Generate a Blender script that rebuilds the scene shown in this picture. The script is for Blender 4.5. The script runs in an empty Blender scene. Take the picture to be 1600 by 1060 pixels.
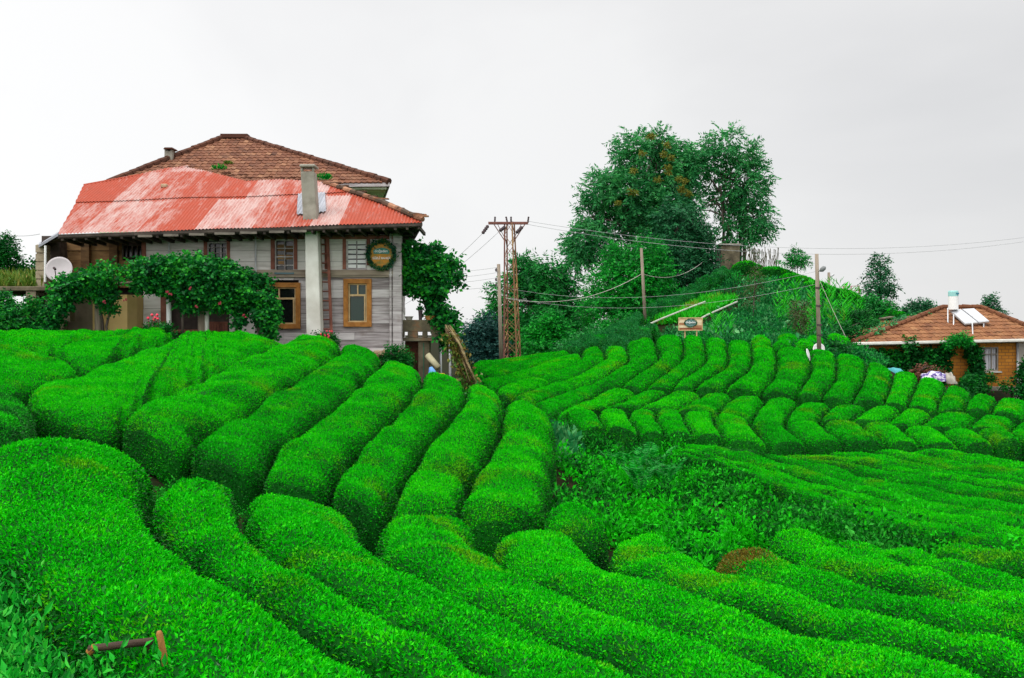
import bpy, math, random
import numpy as np
from mathutils import Vector, Matrix

# ------------------------------------------------------------------ camera, sky, sun, exposure
SC = bpy.context.scene
COL = SC.collection
F, CX, CY, HOR = 1500.0, 800.0, 530.0, 510.0          # focal length and horizon row, in photo pixels
PITCH = math.atan((CY - HOR) / F)
cam = bpy.data.cameras.new('camera'); cam_o = bpy.data.objects.new('camera', cam); COL.objects.link(cam_o)
cam.sensor_width = 36.0; cam.lens = 36.0 * F / 1600.0
cam.clip_start = 0.1; cam.clip_end = 20000.0
cam_o.rotation_euler = (math.pi / 2 - PITCH, 0, 0)
SC.camera = cam_o

SUN_DIR = Vector((-0.50, -0.30, 0.82)).normalized()     # towards the veiled sun
sun = bpy.data.lights.new('sun', 'SUN'); sun.energy = 1.5; sun.angle = math.radians(18); sun.color = (1.0, 0.97, 0.92)
sun_o = bpy.data.objects.new('sun', sun); COL.objects.link(sun_o)
sun_o.rotation_euler = SUN_DIR.to_track_quat('Z', 'Y').to_euler()
sun_o.location = (-60, -20, 80)

W = bpy.data.worlds.new('World'); SC.world = W; W.use_nodes = True
nt = W.node_tree; nt.nodes.clear()
def N(nt, t, **kw):
    n = nt.nodes.new(t)
    for k, v in kw.items():
        if k in n.inputs: n.inputs[k].default_value = v
        else: setattr(n, k, v)
    return n
def L(nt, a, b): nt.links.new(a, b)
def math_node(nt, op, a, b=None, clamp=False):
    n = nt.nodes.new('ShaderNodeMath'); n.operation = op; n.use_clamp = clamp
    for i, v in enumerate((a, b)):
        if v is None: continue
        if isinstance(v, (int, float)): n.inputs[i].default_value = v
        else: nt.links.new(v, n.inputs[i])
    return n.outputs[0]
def ramp(nt, fac, stops, interp='LINEAR'):
    r = nt.nodes.new('ShaderNodeValToRGB'); cr = r.color_ramp; cr.interpolation = interp
    while len(cr.elements) < len(stops): cr.elements.new(0.5)
    for e, (p, c) in zip(cr.elements, stops):
        e.position = p; e.color = (*c, 1) if len(c) == 3 else c
    nt.links.new(fac, r.inputs[0]); return r.outputs[0]
sky = N(nt, 'ShaderNodeTexSky', sky_type='NISHITA', sun_disc=False)
sky.sun_elevation = math.asin(SUN_DIR.z); sky.sun_rotation = math.atan2(SUN_DIR.x, SUN_DIR.y)
bg1 = N(nt, 'ShaderNodeBackground', Strength=0.1); L(nt, sky.outputs[0], bg1.inputs[0])
tc = N(nt, 'ShaderNodeTexCoord')
mp = N(nt, 'ShaderNodeMapping'); mp.inputs['Scale'].default_value = (1.0, 1.0, 2.0); mp.inputs['Location'].default_value = (0.35, 0.0, 0.2)
L(nt, tc.outputs['Generated'], mp.inputs[0])
nz = N(nt, 'ShaderNodeTexNoise', Scale=1.7, Detail=5.0, Roughness=0.5, Distortion=0.4); L(nt, mp.outputs[0], nz.inputs[0])
sep = N(nt, 'ShaderNodeSeparateXYZ'); L(nt, tc.outputs['Generated'], sep.inputs[0])
cl = ramp(nt, nz.outputs[0], [(0.28, (0.815, 0.818, 0.828)), (0.45, (0.90, 0.90, 0.905)), (0.60, (0.975, 0.975, 0.975))])
# an overcast dome is brightest overhead, and the cloud is thinner where the sun stands (the photo's left)
up = math_node(nt, 'MULTIPLY', math_node(nt, 'SUBTRACT', sep.outputs[2], 0.34, True), 3.6)
side = math_node(nt, 'MULTIPLY', sep.outputs[0], -0.20)
back = math_node(nt, 'MULTIPLY', math_node(nt, 'SUBTRACT', math_node(nt, 'MULTIPLY', sep.outputs[1], -1.0), 0.0, True), 0.85)
gain = math_node(nt, 'ADD', math_node(nt, 'ADD', math_node(nt, 'ADD', up, side), back), 0.97)
mul = N(nt, 'ShaderNodeVectorMath', operation='SCALE'); L(nt, cl, mul.inputs[0]); L(nt, gain, mul.inputs['Scale'])
bg2 = N(nt, 'ShaderNodeBackground', Strength=1.0); L(nt, mul.outputs[0], bg2.inputs[0])
mx = N(nt, 'ShaderNodeMixShader', Fac=0.95); L(nt, bg1.outputs[0], mx.inputs[1]); L(nt, bg2.outputs[0], mx.inputs[2])
wo = N(nt, 'ShaderNodeOutputWorld'); L(nt, mx.outputs[0], wo.inputs[0])
SC.view_settings.view_transform = 'Standard'; SC.view_settings.look = 'None'
SC.view_settings.exposure = 0.0; SC.view_settings.gamma = 1.0

# ------------------------------------------------------------------ helpers
rng = np.random.default_rng(7); random.seed(7)
cp_, sp_ = math.cos(PITCH), math.sin(PITCH)
def ray(px, py):
    u = (px - CX) / F; v = -(py - CY) / F
    return np.stack([np.asarray(u, float) + 0 * v, cp_ + sp_ * v + 0 * u, -sp_ + cp_ * v + 0 * u], -1)
def P(px, py, d):
    r = ray(np.float64(px), np.float64(py)); return Vector(r * (d / r[1]))

def tag(o, label=None, cat=None, group=None, kind=None):
    if label: o['label'] = label
    if cat: o['category'] = cat
    if group: o['group'] = group
    if kind: o['kind'] = kind
    return o
def empty(name, loc, label, cat, group=None):
    o = bpy.data.objects.new(name, None); COL.objects.link(o); o.location = loc; o.empty_display_size = 0.2
    return tag(o, label, cat, group)
def link(name, me, mats, parent=None):
    o = bpy.data.objects.new(name, me); COL.objects.link(o)
    for m in (mats if isinstance(mats, (list, tuple)) else [mats]): me.materials.append(m)
    if parent:
        o.parent = parent
        if parent.type == 'EMPTY': o.matrix_parent_inverse = Matrix.Translation(-parent.location)   # meshes keep world coordinates
    return o
class MB:
    def __init__(s): s.v = []; s.f = []; s.m = []
    def add(s, vs, fs, mi=0):
        b = len(s.v); s.v += [tuple(v) for v in vs]; s.f += [tuple(i + b for i in f) for f in fs]; s.m += [mi] * len(fs); return s
    def box(s, x0, x1, y0, y1, z0, z1, mi=0):
        v = [(x, y, z) for z in (z0, z1) for y in (y0, y1) for x in (x0, x1)]
        return s.add(v, [(0, 2, 3, 1), (4, 5, 7, 6), (0, 1, 5, 4), (2, 6, 7, 3), (0, 4, 6, 2), (1, 3, 7, 5)], mi)
    def hexa(s, a, mi=0):            # eight corners: bottom four ccw, top four ccw
        return s.add(a, [(3, 2, 1, 0), (4, 5, 6, 7), (0, 1, 5, 4), (1, 2, 6, 5), (2, 3, 7, 6), (3, 0, 4, 7)], mi)
    def bar(s, p, q, w, h=None, mi=0, up=(0, 0, 1)):
        p, q = Vector(p), Vector(q); h = h or w; d = (q - p).normalized(); u = Vector(up)
        if abs(d.dot(u)) > 0.98: u = Vector((0, 1, 0))
        r = d.cross(u).normalized() * (w / 2); t = r.cross(d).normalized() * (h / 2)
        return s.hexa([p - r - t, p + r - t, p + r + t, p - r + t, q - r - t, q + r - t, q + r + t, q - r + t], mi)
    def tube(s, pts, rad, n=8, mi=0, cap=True):
        pts = [Vector(p) for p in pts]; k = len(pts)
        if not isinstance(rad, (list, tuple, np.ndarray)): rad = [rad] * k
        vs, fs = [], []; prev = None
        for i, p in enumerate(pts):
            d = (pts[min(i + 1, k - 1)] - pts[max(i - 1, 0)]).normalized()
            if prev is None:
                a = Vector((1, 0, 0)) if abs(d.x) < 0.8 else Vector((0, 1, 0)); r = d.cross(a).normalized()
            else:
                r = (prev - d * prev.dot(d)).normalized()
            prev = r; t = d.cross(r)
            for j in range(n):
                an = 2 * math.pi * j / n; vs.append(p + (r * math.cos(an) + t * math.sin(an)) * float(rad[i]))
        for i in range(k - 1):
            for j in range(n):
                a, b = i * n + j, i * n + (j + 1) % n; fs.append((a, b, b + n, a + n))
        if cap: fs.append(tuple(range(n - 1, -1, -1))); fs.append(tuple((k - 1) * n + j for j in range(n)))
        return s.add(vs, fs, mi)
    def quad(s, a, b, c, d, mi=0): return s.add([a, b, c, d], [(0, 1, 2, 3)], mi)
    def build(s, name, mats, parent=None, smooth=False, bevel=0.0):
        me = bpy.data.meshes.new(name); me.from_pydata([tuple(v) for v in s.v], [], s.f)
        me.polygons.foreach_set('material_index', s.m)
        if smooth: me.polygons.foreach_set('use_smooth', [True] * len(s.f))
        me.update(); o = link(name, me, mats, parent)
        if bevel:
            b = o.modifiers.new('bevel', 'BEVEL'); b.width = bevel; b.segments = 1; b.limit_method = 'ANGLE'
        return o
def np_mesh(name, V, Q, mi, mats, parent=None, smooth_first=0):
    me = bpy.data.meshes.new(name); nv, nq = len(V), len(Q)
    me.vertices.add(nv); me.vertices.foreach_set('co', np.ascontiguousarray(V, np.float32).ravel())
    me.loops.add(nq * 4); me.loops.foreach_set('vertex_index', np.ascontiguousarray(Q, np.int32).ravel())
    me.polygons.add(nq); me.polygons.foreach_set('loop_start', np.arange(0, nq * 4, 4, dtype=np.int32))
    me.polygons.foreach_set('material_index', np.ascontiguousarray(mi, np.int32))
    sm = np.zeros(nq, bool); sm[:smooth_first] = True; me.polygons.foreach_set('use_smooth', sm)
    me.update(calc_edges=True)
    return link(name, me, mats, parent)
def unit(a): return a / np.maximum(np.linalg.norm(a, axis=-1, keepdims=True), 1e-9)
def wav(x, y, z=0.0, s=1.0, seed=0):                  # cheap smooth noise, about -1..1
    r = np.random.default_rng(seed); o = 0.0; x = np.asarray(x) * s; y = np.asarray(y) * s; z = np.asarray(z) * s
    for i in range(7):
        k = r.normal(size=3) * (0.7 + 0.35 * i); o = o + np.sin(k[0] * x + k[1] * y + k[2] * z + r.uniform(0, 6.28)) / (1 + 0.25 * i)
    return o / 2.6
def leaves(Pt, D, Ln, wid=0.45, fold=0.12):           # diamond leaves: base points, directions, lengths
    n = len(Pt); Ln = np.broadcast_to(np.asarray(Ln, float), (n,))[:, None]
    D = unit(D); s = unit(np.cross(D, unit(rng.normal(size=(n, 3)) + np.array([0, 0, .6])))); nn = np.cross(s, D)
    m = Pt + D * Ln * 0.45 + nn * Ln * fold
    V = np.stack([Pt, m + s * Ln * wid * .5, Pt + D * Ln, m - s * Ln * wid * .5], 1).reshape(-1, 3)
    return V, np.arange(n * 4).reshape(n, 4)

# ------------------------------------------------------------------ terrain: canopy surface S(x, y), ground 0.72 m below
CP = [(640,580,25),(430,745,13.2),(300,700,14),(530,535,26),(190,640,15.5),(450,538,25),(250,527,25),(50,610,17),(0,520,24),(190,515,26),(0,570,20),
 (725,602,22),(785,627,21),(860,655,19.5),(600,795,12.2),(715,805,12.2),(800,840,12.2),
 (-200,760,8),(0,900,6),(100,650,11),(0,690,9.2),(240,715,11.2),(360,760,11.4),(560,800,11.7),(670,795,12.2),(830,830,12.2),(900,800,13.2),
 (0,1060,4.2),(300,1060,4.8),(600,1060,5.5),(900,1060,6.2),(1250,1060,6.7),(1600,1060,7.1),(1600,1000,8),(1600,850,12),(1250,860,11.5),
 (870,700,20),(1000,760,16),(1300,800,14),(1100,690,22),(1600,760,17),(1400,740,18.5),
 (760,590,35),(745,565,44),(890,552,42),(1000,640,27),(950,600,31),(1050,530,36),(970,540,38),(1180,540,35.5),(1300,560,33.5),(1130,610,29.5),(1400,590,32),(1500,612,30.5),(1580,630,29.5),(1350,640,27),(1560,690,22.5),(1560,655,26),(1300,690,22.5),(1200,690,22.2),(1200,650,25.5),
 (800,560,50),(860,548,52),(930,525,54),(1000,492,57),(1070,450,64),(1140,415,70),(1195,418,69),(1250,434,66),(1330,462,60),(1400,490,56),
 (1040,515,41),(1120,515,42),(1200,500,48),(1180,470,56),(1300,528,41),(1280,490,50),(1350,530,42)]
XYZ = [(-10,31,-.35),(-4.5,31,-.55),(-14,31,-.2),(-10,42,-.3),(-20,30,.3),(-22,45,0.2),(-20,18,-.2),(-10,10,-.9),(-3,26.5,-1.3),
 (0,0,-2.05),(-5,0,-1.55),(5,0,-2.4),(10,4,-2.6),(14,12,-2.85),(22,22,-3.2),(0,-6,-2.0),(-8,-6,-1.3),(9,-6,-2.6),(24,10,-3.2),
 (21,45,-3.0),(26,45,-3.3),(30,38,-3.4),(24,33,-3.1),(18,42,-2.2),(34,60,-5),(28,58,-2.5),(20,85,-.5),(35,80,-5),
 (0,62,-3.6),(5,72,-3.0),(10,82,-3),(-6,56,-3.0),(-10,60,-4.5),(-2,90,-8),(16,95,-6),(-20,62,-4),(-35,60,-4),(-35,30,0),(40,40,-6),(-25,90,-8),(30,100,-8)]
_pts = np.array([list(P(*c)) for c in CP] + [list(c) for c in XYZ])
def _U(r2): return 0.5 * r2 * np.log(r2 + 1e-9)
def _fit(p):
    n = len(p); d2 = ((p[:, None, :2] - p[None, :, :2]) ** 2).sum(-1)
    A = np.zeros((n + 3, n + 3)); A[:n, :n] = _U(d2) + np.eye(n) * 0.6; A[:n, n] = 1; A[:n, n+1:] = p[:, :2]; A[n:, :n] = A[:n, n:].T
    b = np.zeros(n + 3); b[:n] = p[:, 2]; return np.linalg.solve(A, b)
_w = _fit(_pts)
X0, X1, Y0, Y1 = -36, 40, -7, 100
def S(x, y):
    x = np.asarray(x, float); y = np.asarray(y, float); sh = np.broadcast(x, y).shape
    x = np.broadcast_to(x, sh).ravel(); y = np.broadcast_to(y, sh).ravel()
    xc = np.clip(x, X0, X1); yc = np.clip(y, Y0, Y1); out = np.empty(len(x)); n = len(_pts)
    for i in range(0, len(x), 20000):
        a, b = xc[i:i+20000], yc[i:i+20000]
        d2 = (a[:, None] - _pts[None, :, 0]) ** 2 + (b[:, None] - _pts[None, :, 1]) ** 2
        out[i:i+20000] = _U(d2) @ _w[:n] + _w[n] + _w[n+1] * a + _w[n+2] * b
    d = np.hypot(x - xc, y - yc); front = np.clip((y - 20) / 40, 0, 1)
    return (out - front * 75 * (1 - np.exp(-d / 110)) - (1 - front) * 6 * (1 - np.exp(-d / 40))).reshape(sh)
HH = 0.72
def G(x, y): return S(x, y) - HH
def hit(pts, off=0.0, d0=3.0, d1=92.0):              # where the sight line through a pixel meets the canopy surface lowered by off
    pts = np.asarray(pts, float); r = ray(pts[:, 0], pts[:, 1]); r = r / r[:, 1:2]
    ds = d0 * (d1 / d0) ** np.linspace(0, 1, 420)
    X = r[:, None, 0] * ds; Z = r[:, None, 2] * ds; h = Z - (S(X, np.broadcast_to(ds, X.shape)) - off)
    out = []
    for i in range(len(pts)):
        k = np.where(h[i] < 0)[0]
        if len(k) and k[0] > 0:
            j = k[0]; t = h[i, j-1] / (h[i, j-1] - h[i, j]); d = ds[j-1] + t * (ds[j] - ds[j-1])
        else: d = ds[np.argmin(h[i])]
        out.append(r[i] * d)
    return np.array(out)
def hit1(px, py, off=0.0, **k): return Vector(hit([(px, py)], off, **k)[0])

# ------------------------------------------------------------------ materials
def new_mat(name):
    m = bpy.data.materials.new(name); m.use_nodes = True; nt = m.node_tree
    return m, nt, nt.nodes['Principled BSDF']
def tex_noise(nt, scale, detail=4, rough=0.55, stretch=None, coord='Object', rot=None):
    t = N(nt, 'ShaderNodeTexCoord'); n = N(nt, 'ShaderNodeTexNoise', Scale=scale, Detail=detail, Roughness=rough)
    src = t.outputs[coord]
    if stretch or rot:
        m = N(nt, 'ShaderNodeMapping')
        if stretch: m.inputs['Scale'].default_value = stretch
        if rot: m.inputs['Rotation'].default_value = rot
        L(nt, src, m.inputs[0]); src = m.outputs[0]
    L(nt, src, n.inputs[0]); return n.outputs[0]
def mixc(nt, fac, a, b, mode='MIX'):
    n = nt.nodes.new('ShaderNodeMix'); n.data_type = 'RGBA'; n.blend_type = mode
    for s, v in ((0, fac), (6, a), (7, b)):
        if isinstance(v, (int, float)): n.inputs[s].default_value = v
        elif isinstance(v, tuple): n.inputs[s].default_value = (*v, 1) if len(v) == 3 else v
        else: nt.links.new(v, n.inputs[s])
    return n.outputs[2]
def bump(nt, bsdf, h, strength=0.4, dist=0.02):
    b = N(nt, 'ShaderNodeBump', Strength=strength, Distance=dist); L(nt, h, b.inputs['Height']); L(nt, b.outputs[0], bsdf.inputs['Normal'])
def M(name, stops, scale=3.0, detail=6, rough=0.8, stretch=None, isl=0.0, stain=None, bmp=0.3, bscale=None, metal=0.0, spec=0.3):
    m, nt, b = new_mat(name)
    n = tex_noise(nt, scale, detail, 0.6, stretch)
    if isl:
        g = N(nt, 'ShaderNodeNewGeometry')
        n = math_node(nt, 'ADD', n, math_node(nt, 'MULTIPLY', math_node(nt, 'SUBTRACT', g.outputs['Random Per Island'], 0.5), isl))
    c = ramp(nt, n, stops)
    if stain:
        sc, col, lo, hi = stain
        f = ramp(nt, tex_noise(nt, sc, 6, 0.65), [(lo, (0, 0, 0)), (hi, (1, 1, 1))]); c = mixc(nt, f, c, col)
    L(nt, c, b.inputs['Base Color']); b.inputs['Roughness'].default_value = rough; b.inputs['Metallic'].default_value = metal
    b.inputs['Specular IOR Level'].default_value = spec
    if bmp: bump(nt, b, tex_noise(nt, bscale or scale * 6, 5, 0.6, stretch), bmp)
    return m
def leaf_mat(name, cols, tint=None, tint_lo=0.6, tint_hi=0.75, tscale=0.8, trans=0.25, rough=0.42, spec=0.12, patch=0.7, pscale=1.6, vary=0.0):
    """cols: dark .. light across leaves and across the plant; tint: colour of young or dry shoots in irregular patches"""
    m, nt, b = new_mat(name); g = N(nt, 'ShaderNodeNewGeometry')
    n = tex_noise(nt, pscale, 3, 0.5)
    f = math_node(nt, 'ADD', math_node(nt, 'MULTIPLY', math_node(nt, 'SUBTRACT', g.outputs['Random Per Island'], 0.5), 0.75), math_node(nt, 'MULTIPLY', math_node(nt, 'SUBTRACT', n, 0.5), patch * 1.6))
    f = math_node(nt, 'ADD', f, 0.5)
    if vary: f = math_node(nt, 'ADD', f, math_node(nt, 'MULTIPLY', math_node(nt, 'SUBTRACT', N(nt, 'ShaderNodeObjectInfo').outputs['Random'], 0.5), vary))
    k = len(cols); c = ramp(nt, f, [(i / (k - 1), cc) for i, cc in enumerate(cols)])
    if tint:
        n2 = math_node(nt, 'ADD', tex_noise(nt, tscale, 3, 0.5), math_node(nt, 'MULTIPLY', math_node(nt, 'SUBTRACT', g.outputs['Random Per Island'], 0.5), 0.16))
        f2 = ramp(nt, n2, [(tint_lo, (0, 0, 0)), (tint_hi, (1, 1, 1))]); c = mixc(nt, f2, c, tint)
    L(nt, c, b.inputs['Base Color']); b.inputs['Roughness'].default_value = rough; b.inputs['Specular IOR Level'].default_value = spec
    tr = N(nt, 'ShaderNodeBsdfTranslucent'); L(nt, c, tr.inputs[0])
    mx = N(nt, 'ShaderNodeMixShader', Fac=trans); L(nt, b.outputs[0], mx.inputs[1]); L(nt, tr.outputs[0], mx.inputs[2])
    L(nt, mx.outputs[0], nt.nodes['Material Output'].inputs[0]); return m

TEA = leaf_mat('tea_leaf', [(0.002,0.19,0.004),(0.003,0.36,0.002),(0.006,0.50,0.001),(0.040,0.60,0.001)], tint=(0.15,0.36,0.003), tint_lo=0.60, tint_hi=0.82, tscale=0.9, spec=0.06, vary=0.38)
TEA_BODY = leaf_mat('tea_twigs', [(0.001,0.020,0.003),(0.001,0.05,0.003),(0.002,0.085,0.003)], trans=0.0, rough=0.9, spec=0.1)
TEA_OLD_SHADE = leaf_mat('shaded_mature_tea_leaf', [(0.001,0.038,0.005),(0.002,0.10,0.005),(0.003,0.21,0.004)], trans=0.12, rough=0.36, spec=0.16)  # mature leaf, darkened so its colour paints shade onto the hedge flanks
TEA_RUST = leaf_mat('tea_rusty_shoots', [(0.10,0.06,0.008),(0.16,0.11,0.01),(0.05,0.16,0.008)], trans=0.2)
WILD = leaf_mat('wild_leaf', [(0.002,0.03,0.006),(0.004,0.11,0.008),(0.007,0.25,0.008),(0.07,0.42,0.06)], tint=(0.010,0.46,0.003), tint_lo=0.46, tint_hi=0.60, tscale=0.8, rough=0.5, spec=0.07)
SOIL = M('soil', [(0.3,(0.006,0.012,0.003)),(0.5,(0.010,0.014,0.005)),(0.66,(0.028,0.015,0.007)),(0.76,(0.05,0.02,0.008))], scale=2.4, detail=9, rough=0.95, bmp=0.6, bscale=9, spec=0.03)

# ------------------------------------------------------------------ ground sheet
def ground_sheet():
    gx = np.concatenate([-np.geomspace(6000, 40, 22), np.arange(-38, 42.1, 0.7), np.geomspace(44, 6000, 22)])
    gy = np.concatenate([-np.geomspace(300, 9, 10), np.arange(-7, 102, 0.7), np.geomspace(104, 9000, 30)])
    XX, YY = np.meshgrid(gx, gy); Z = G(XX, YY) + 0.03 * wav(XX, YY, 0, 2.2, 5)
    V = np.stack([XX, YY, Z], -1).reshape(-1, 3); nx, ny = len(gx), len(gy)
    i = (np.arange(ny - 1)[:, None] * nx + np.arange(nx - 1)[None, :]).ravel()
    Q = np.stack([i, i + 1, i + nx + 1, i + nx], 1)
    o = np_mesh('ground', V, Q, np.zeros(len(Q)), [SOIL], smooth_first=len(Q)); o['kind'] = 'structure'
ground_sheet()

# ------------------------------------------------------------------ clipped tea hedges
def resample(p, n):
    d = np.concatenate([[0], np.cumsum(np.linalg.norm(np.diff(p, axis=0), axis=1))]); t = np.linspace(0, d[-1], n)
    q = np.stack([np.interp(t, d, p[:, i]) for i in range(p.shape[1])], 1)
    for _ in range(3 if n > 8 else 1):
        q[1:-1] = q[1:-1] * 0.5 + (q[:-2] + q[2:]) * 0.25
    return q
def sweep(Lf, Rt, h, wf, e0, e1, seed, lump=1.0, KK=17, pz=0.56):
    n = len(Lf); c = (Lf + Rt) / 2; w = (Rt - Lf) / 2 * wf
    s = np.concatenate([[0], np.cumsum(np.linalg.norm(np.diff(c, axis=0), axis=1))]); tot = s[-1]
    R = np.clip(np.median(np.linalg.norm(w, axis=1)) * 0.85, 0.3, 0.75)
    f = np.ones(n)
    if e0: f = np.minimum(f, np.sqrt(np.clip(1 - (1 - np.clip(s / R, 0, 1)) ** 2, 0, 1)))
    if e1: f = np.minimum(f, np.sqrt(np.clip(1 - (1 - np.clip((tot - s) / R, 0, 1)) ** 2, 0, 1)))
    r = np.random.default_rng(seed); ph = r.uniform(0, 6.28, 4)
    hump = 0.5 * np.sin(s * 5.1 + ph[0] + 1.1 * np.sin(s * 1.3 + ph[1])) + 0.5 * np.sin(s * 2.3 + ph[2])
    hs = h * (0.25 + 0.75 * f ** 0.7) * (1 + 0.05 * lump * hump); fw = (0.30 + 0.70 * f) * (1 + 0.05 * lump * np.sin(s * 3.7 + ph[3]))
    hs[0] = hs[0] if not e0 else 0.10 * h; hs[-1] = hs[-1] if not e1 else 0.10 * h
    t = np.linspace(0, math.pi, KK); ct, st = np.cos(t), np.sin(t)
    px = np.sign(ct) * np.abs(ct) ** 0.62; pzz = np.abs(st) ** pz
    x = c[:, None, 0] + w[:, None, 0] * px * fw[:, None] * -1; y = c[:, None, 1] + w[:, None, 1] * px * fw[:, None] * -1
    z = G(x, y) - 0.03 + hs[:, None] * pzz
    a = 0.045 * lump * wav(x, y, z, 2.4, seed) + 0.03 * lump * wav(x, y, z, 6.0, seed + 1)
    z = z + a * pzz
    return np.stack([x, y, z], -1)
def grid_quads(n, k):
    i = (np.arange(n - 1)[:, None] * k + np.arange(k - 1)[None, :]).ravel(); return np.stack([i, i + 1, i + k + 1, i + k], 1)
def surface_leaves(V, Q, cover, lmin=0.033, lk=0.0017, up=0.25, zmin=None, wid=0.45, jit=0.03):
    A, B, C, D = (V[Q[:, j]] for j in range(4)); nrm = np.cross(C - A, D - B); area = np.linalg.norm(nrm, axis=1) / 2; nrm = unit(nrm)
    ctr = (A + B + C + D) / 4; dist = np.linalg.norm(ctr, axis=1); ln = np.maximum(lmin, lk * dist)
    cnt = rng.poisson(area * cover * 4.4 / ln ** 2); idx = np.repeat(np.arange(len(Q)), cnt); m = len(idx)
    u = rng.random((m, 1)); v = rng.random((m, 1))
    Pt = (A[idx] * (1 - u) + B[idx] * u) * (1 - v) + (D[idx] * (1 - u) + C[idx] * u) * v
    nn = nrm[idx]; l = ln[idx] * rng.uniform(0.65, 1.3, m)
    Pt = Pt - nn * (l * 0.22)[:, None] + nn * (rng.random((m, 1)) ** 5) * jit
    T = rng.normal(size=(m, 3)); d = nn * rng.uniform(0.15, 0.9, (m, 1)) + unit(T) * 0.85 + np.array([0, 0, up])
    LV, LQ = leaves(Pt, d, l, wid); return LV, LQ, nn[:, 2]
HEDGES = []
def hedge(eL, eR, label, group, h=0.74, wf=0.98, e0=1, e1=1, off=0.14, cover=1.3, mats=None, lump=1.0, rust=None, name='tea_hedge', world=False, lmin=0.033):
    a = np.asarray(eL, float) if world else hit(eL, off); b = np.asarray(eR, float) if world else hit(eR, off)
    ln = max(np.linalg.norm(np.diff(a, axis=0), axis=1).sum(), np.linalg.norm(np.diff(b, axis=0), axis=1).sum())
    dist = np.linalg.norm((a.mean(0) + b.mean(0)) / 2); step = 0.13 if dist < 20 else 0.2
    n = max(9, int(ln / step)); a, b = resample(a, n), resample(b, n)
    seed = len(HEDGES) * 3 + 11; g = sweep(a, b, h, wf, e0, e1, seed, lump); k = g.shape[1]
    V = g.reshape(-1, 3); Q = grid_quads(n, k)
    nrm = np.cross(V[Q[:, 2]] - V[Q[:, 0]], V[Q[:, 3]] - V[Q[:, 1]])
    if nrm[:, 2].sum() < 0: Q = Q[:, ::-1]
    LV, LQ, nz_ = surface_leaves(V, Q, cover, lmin=lmin)
    old = rng.random(len(LQ)) < np.clip(1.05 - 1.25 * nz_, 0.06, 0.88)      # steeper faces get darker mature leaves, painting flank shade; fresh shoots stay on top
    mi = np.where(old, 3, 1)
    if rust is not None:                                # rusty young shoots where a pixel-free world spot says so
        cxy, rad = rust; c0 = LV[LQ[:, 0]]; dd = np.linalg.norm(c0 - np.asarray(cxy), axis=1) + 0.1 * rng.normal(size=len(c0)); mi[dd < rad] = 2
    o = np_mesh(name, np.vstack([V, LV]), np.vstack([Q, LQ + len(V)]), np.concatenate([np.zeros(len(Q), int), mi]), (mats or [TEA_BODY, TEA, TEA_RUST]) + [TEA_OLD_SHADE], smooth_first=len(Q))
    tag(o, label, 'tea hedge', group); HEDGES.append(o); return o
ORD = ['first','second','third','fourth','fifth','sixth','seventh','eighth','ninth','tenth','eleventh','twelfth','thirteenth','fourteenth','fifteenth','sixteenth','seventeenth','eighteenth','nineteenth','twentieth']
# --- terrace in front of the wooden house: each edge line runs from the low end up to the house
a34 = [(181,664),(219,633),(281,614),(328,589),(381,566),(416,550),(450,540),(462,538)]
a45 = [(292,713),(312,683),(375,658),(400,636),(444,611),(471,594),(500,575),(528,560),(536,542)]
a56 = [(400,748),(432,705),(481,673),(522,641),(556,613),(590,580),(596,562)]
a67 = [(509,776),(534,735),(575,694),(625,648),(659,607),(660,588)]
a78 = [(600,810),(625,760),(647,729),(675,685),(712,651),(728,632),(728,610)]
a89 = [(712,812),(728,760),(759,719),(781,679),(787,647),(787,632)]
a9r = [(828,828),(850,800),(862,754),(869,700),(866,666),(852,646)]
gA = 'clipped tea hedges on the terrace below the wooden house'
for i, (l, r) in enumerate([(a34,a45),(a45,a56),(a56,a67),(a67,a78),(a78,a89),(a89,a9r)]):
    lab = ['long clipped tea hedge running down from the foot of the white house pillar',
           'clipped tea hedge ending below the stone footing of the wooden house',
           'clipped tea hedge ending at the leafy shrub on the house corner',
           'clipped tea hedge topping out beside the blue sack under the balcony',
           'second to last clipped tea hedge of the house terrace, beside the pale weeds',
           'last clipped tea hedge of the house terrace, bordering the reddish soil path'][i]
    hedge(l, r, lab, gA, wf=.93, h=.80)
hedge([(35,613),(62,597),(94,587),(131,584),(150,574),(188,555),(225,542),(250,536),(281,527),(328,522),(375,527),(406,534),(450,536)],
      [(60,640),(120,655),(181,664),(219,633),(281,614),(328,589),(381,566),(416,550),(455,541)],
      'broad clipped tea hedge rising to the foot of the vine arbour', gA, e0=1, wf=.95)
hedge([(75,547),(103,536),(150,528),(200,524),(240,515),(264,517)], [(125,583),(150,577),(180,556),(225,543),(255,534),(276,525)],
      'short clipped tea hedge below the cream wall of the wooden house', gA)
hedge([(-40,523),(0,519),(41,513),(94,510),(140,511),(175,515),(208,524)], [(-40,534),(0,534),(31,539),(75,546),(103,536),(150,529),(208,528)],
      'topmost tea hedge of the terrace, in front of the concrete shed', gA, h=0.66, e0=0)
hedge([(-60,529),(0,538),(40,545),(80,556),(118,570)], [(-60,604),(0,604),(60,600),(128,586)],
      'tea hedge with a dark end face cut off by the photo edge, below the shed', gA, e0=0)
hedge([(-70,610),(0,606),(28,612),(52,640)], [(-70,690),(0,688),(30,676),(54,655)],
      'small dark loose tea bush at the photo edge above the widest hedge', gA, e0=0, mats=[TEA_BODY, WILD, TEA_RUST])
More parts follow.
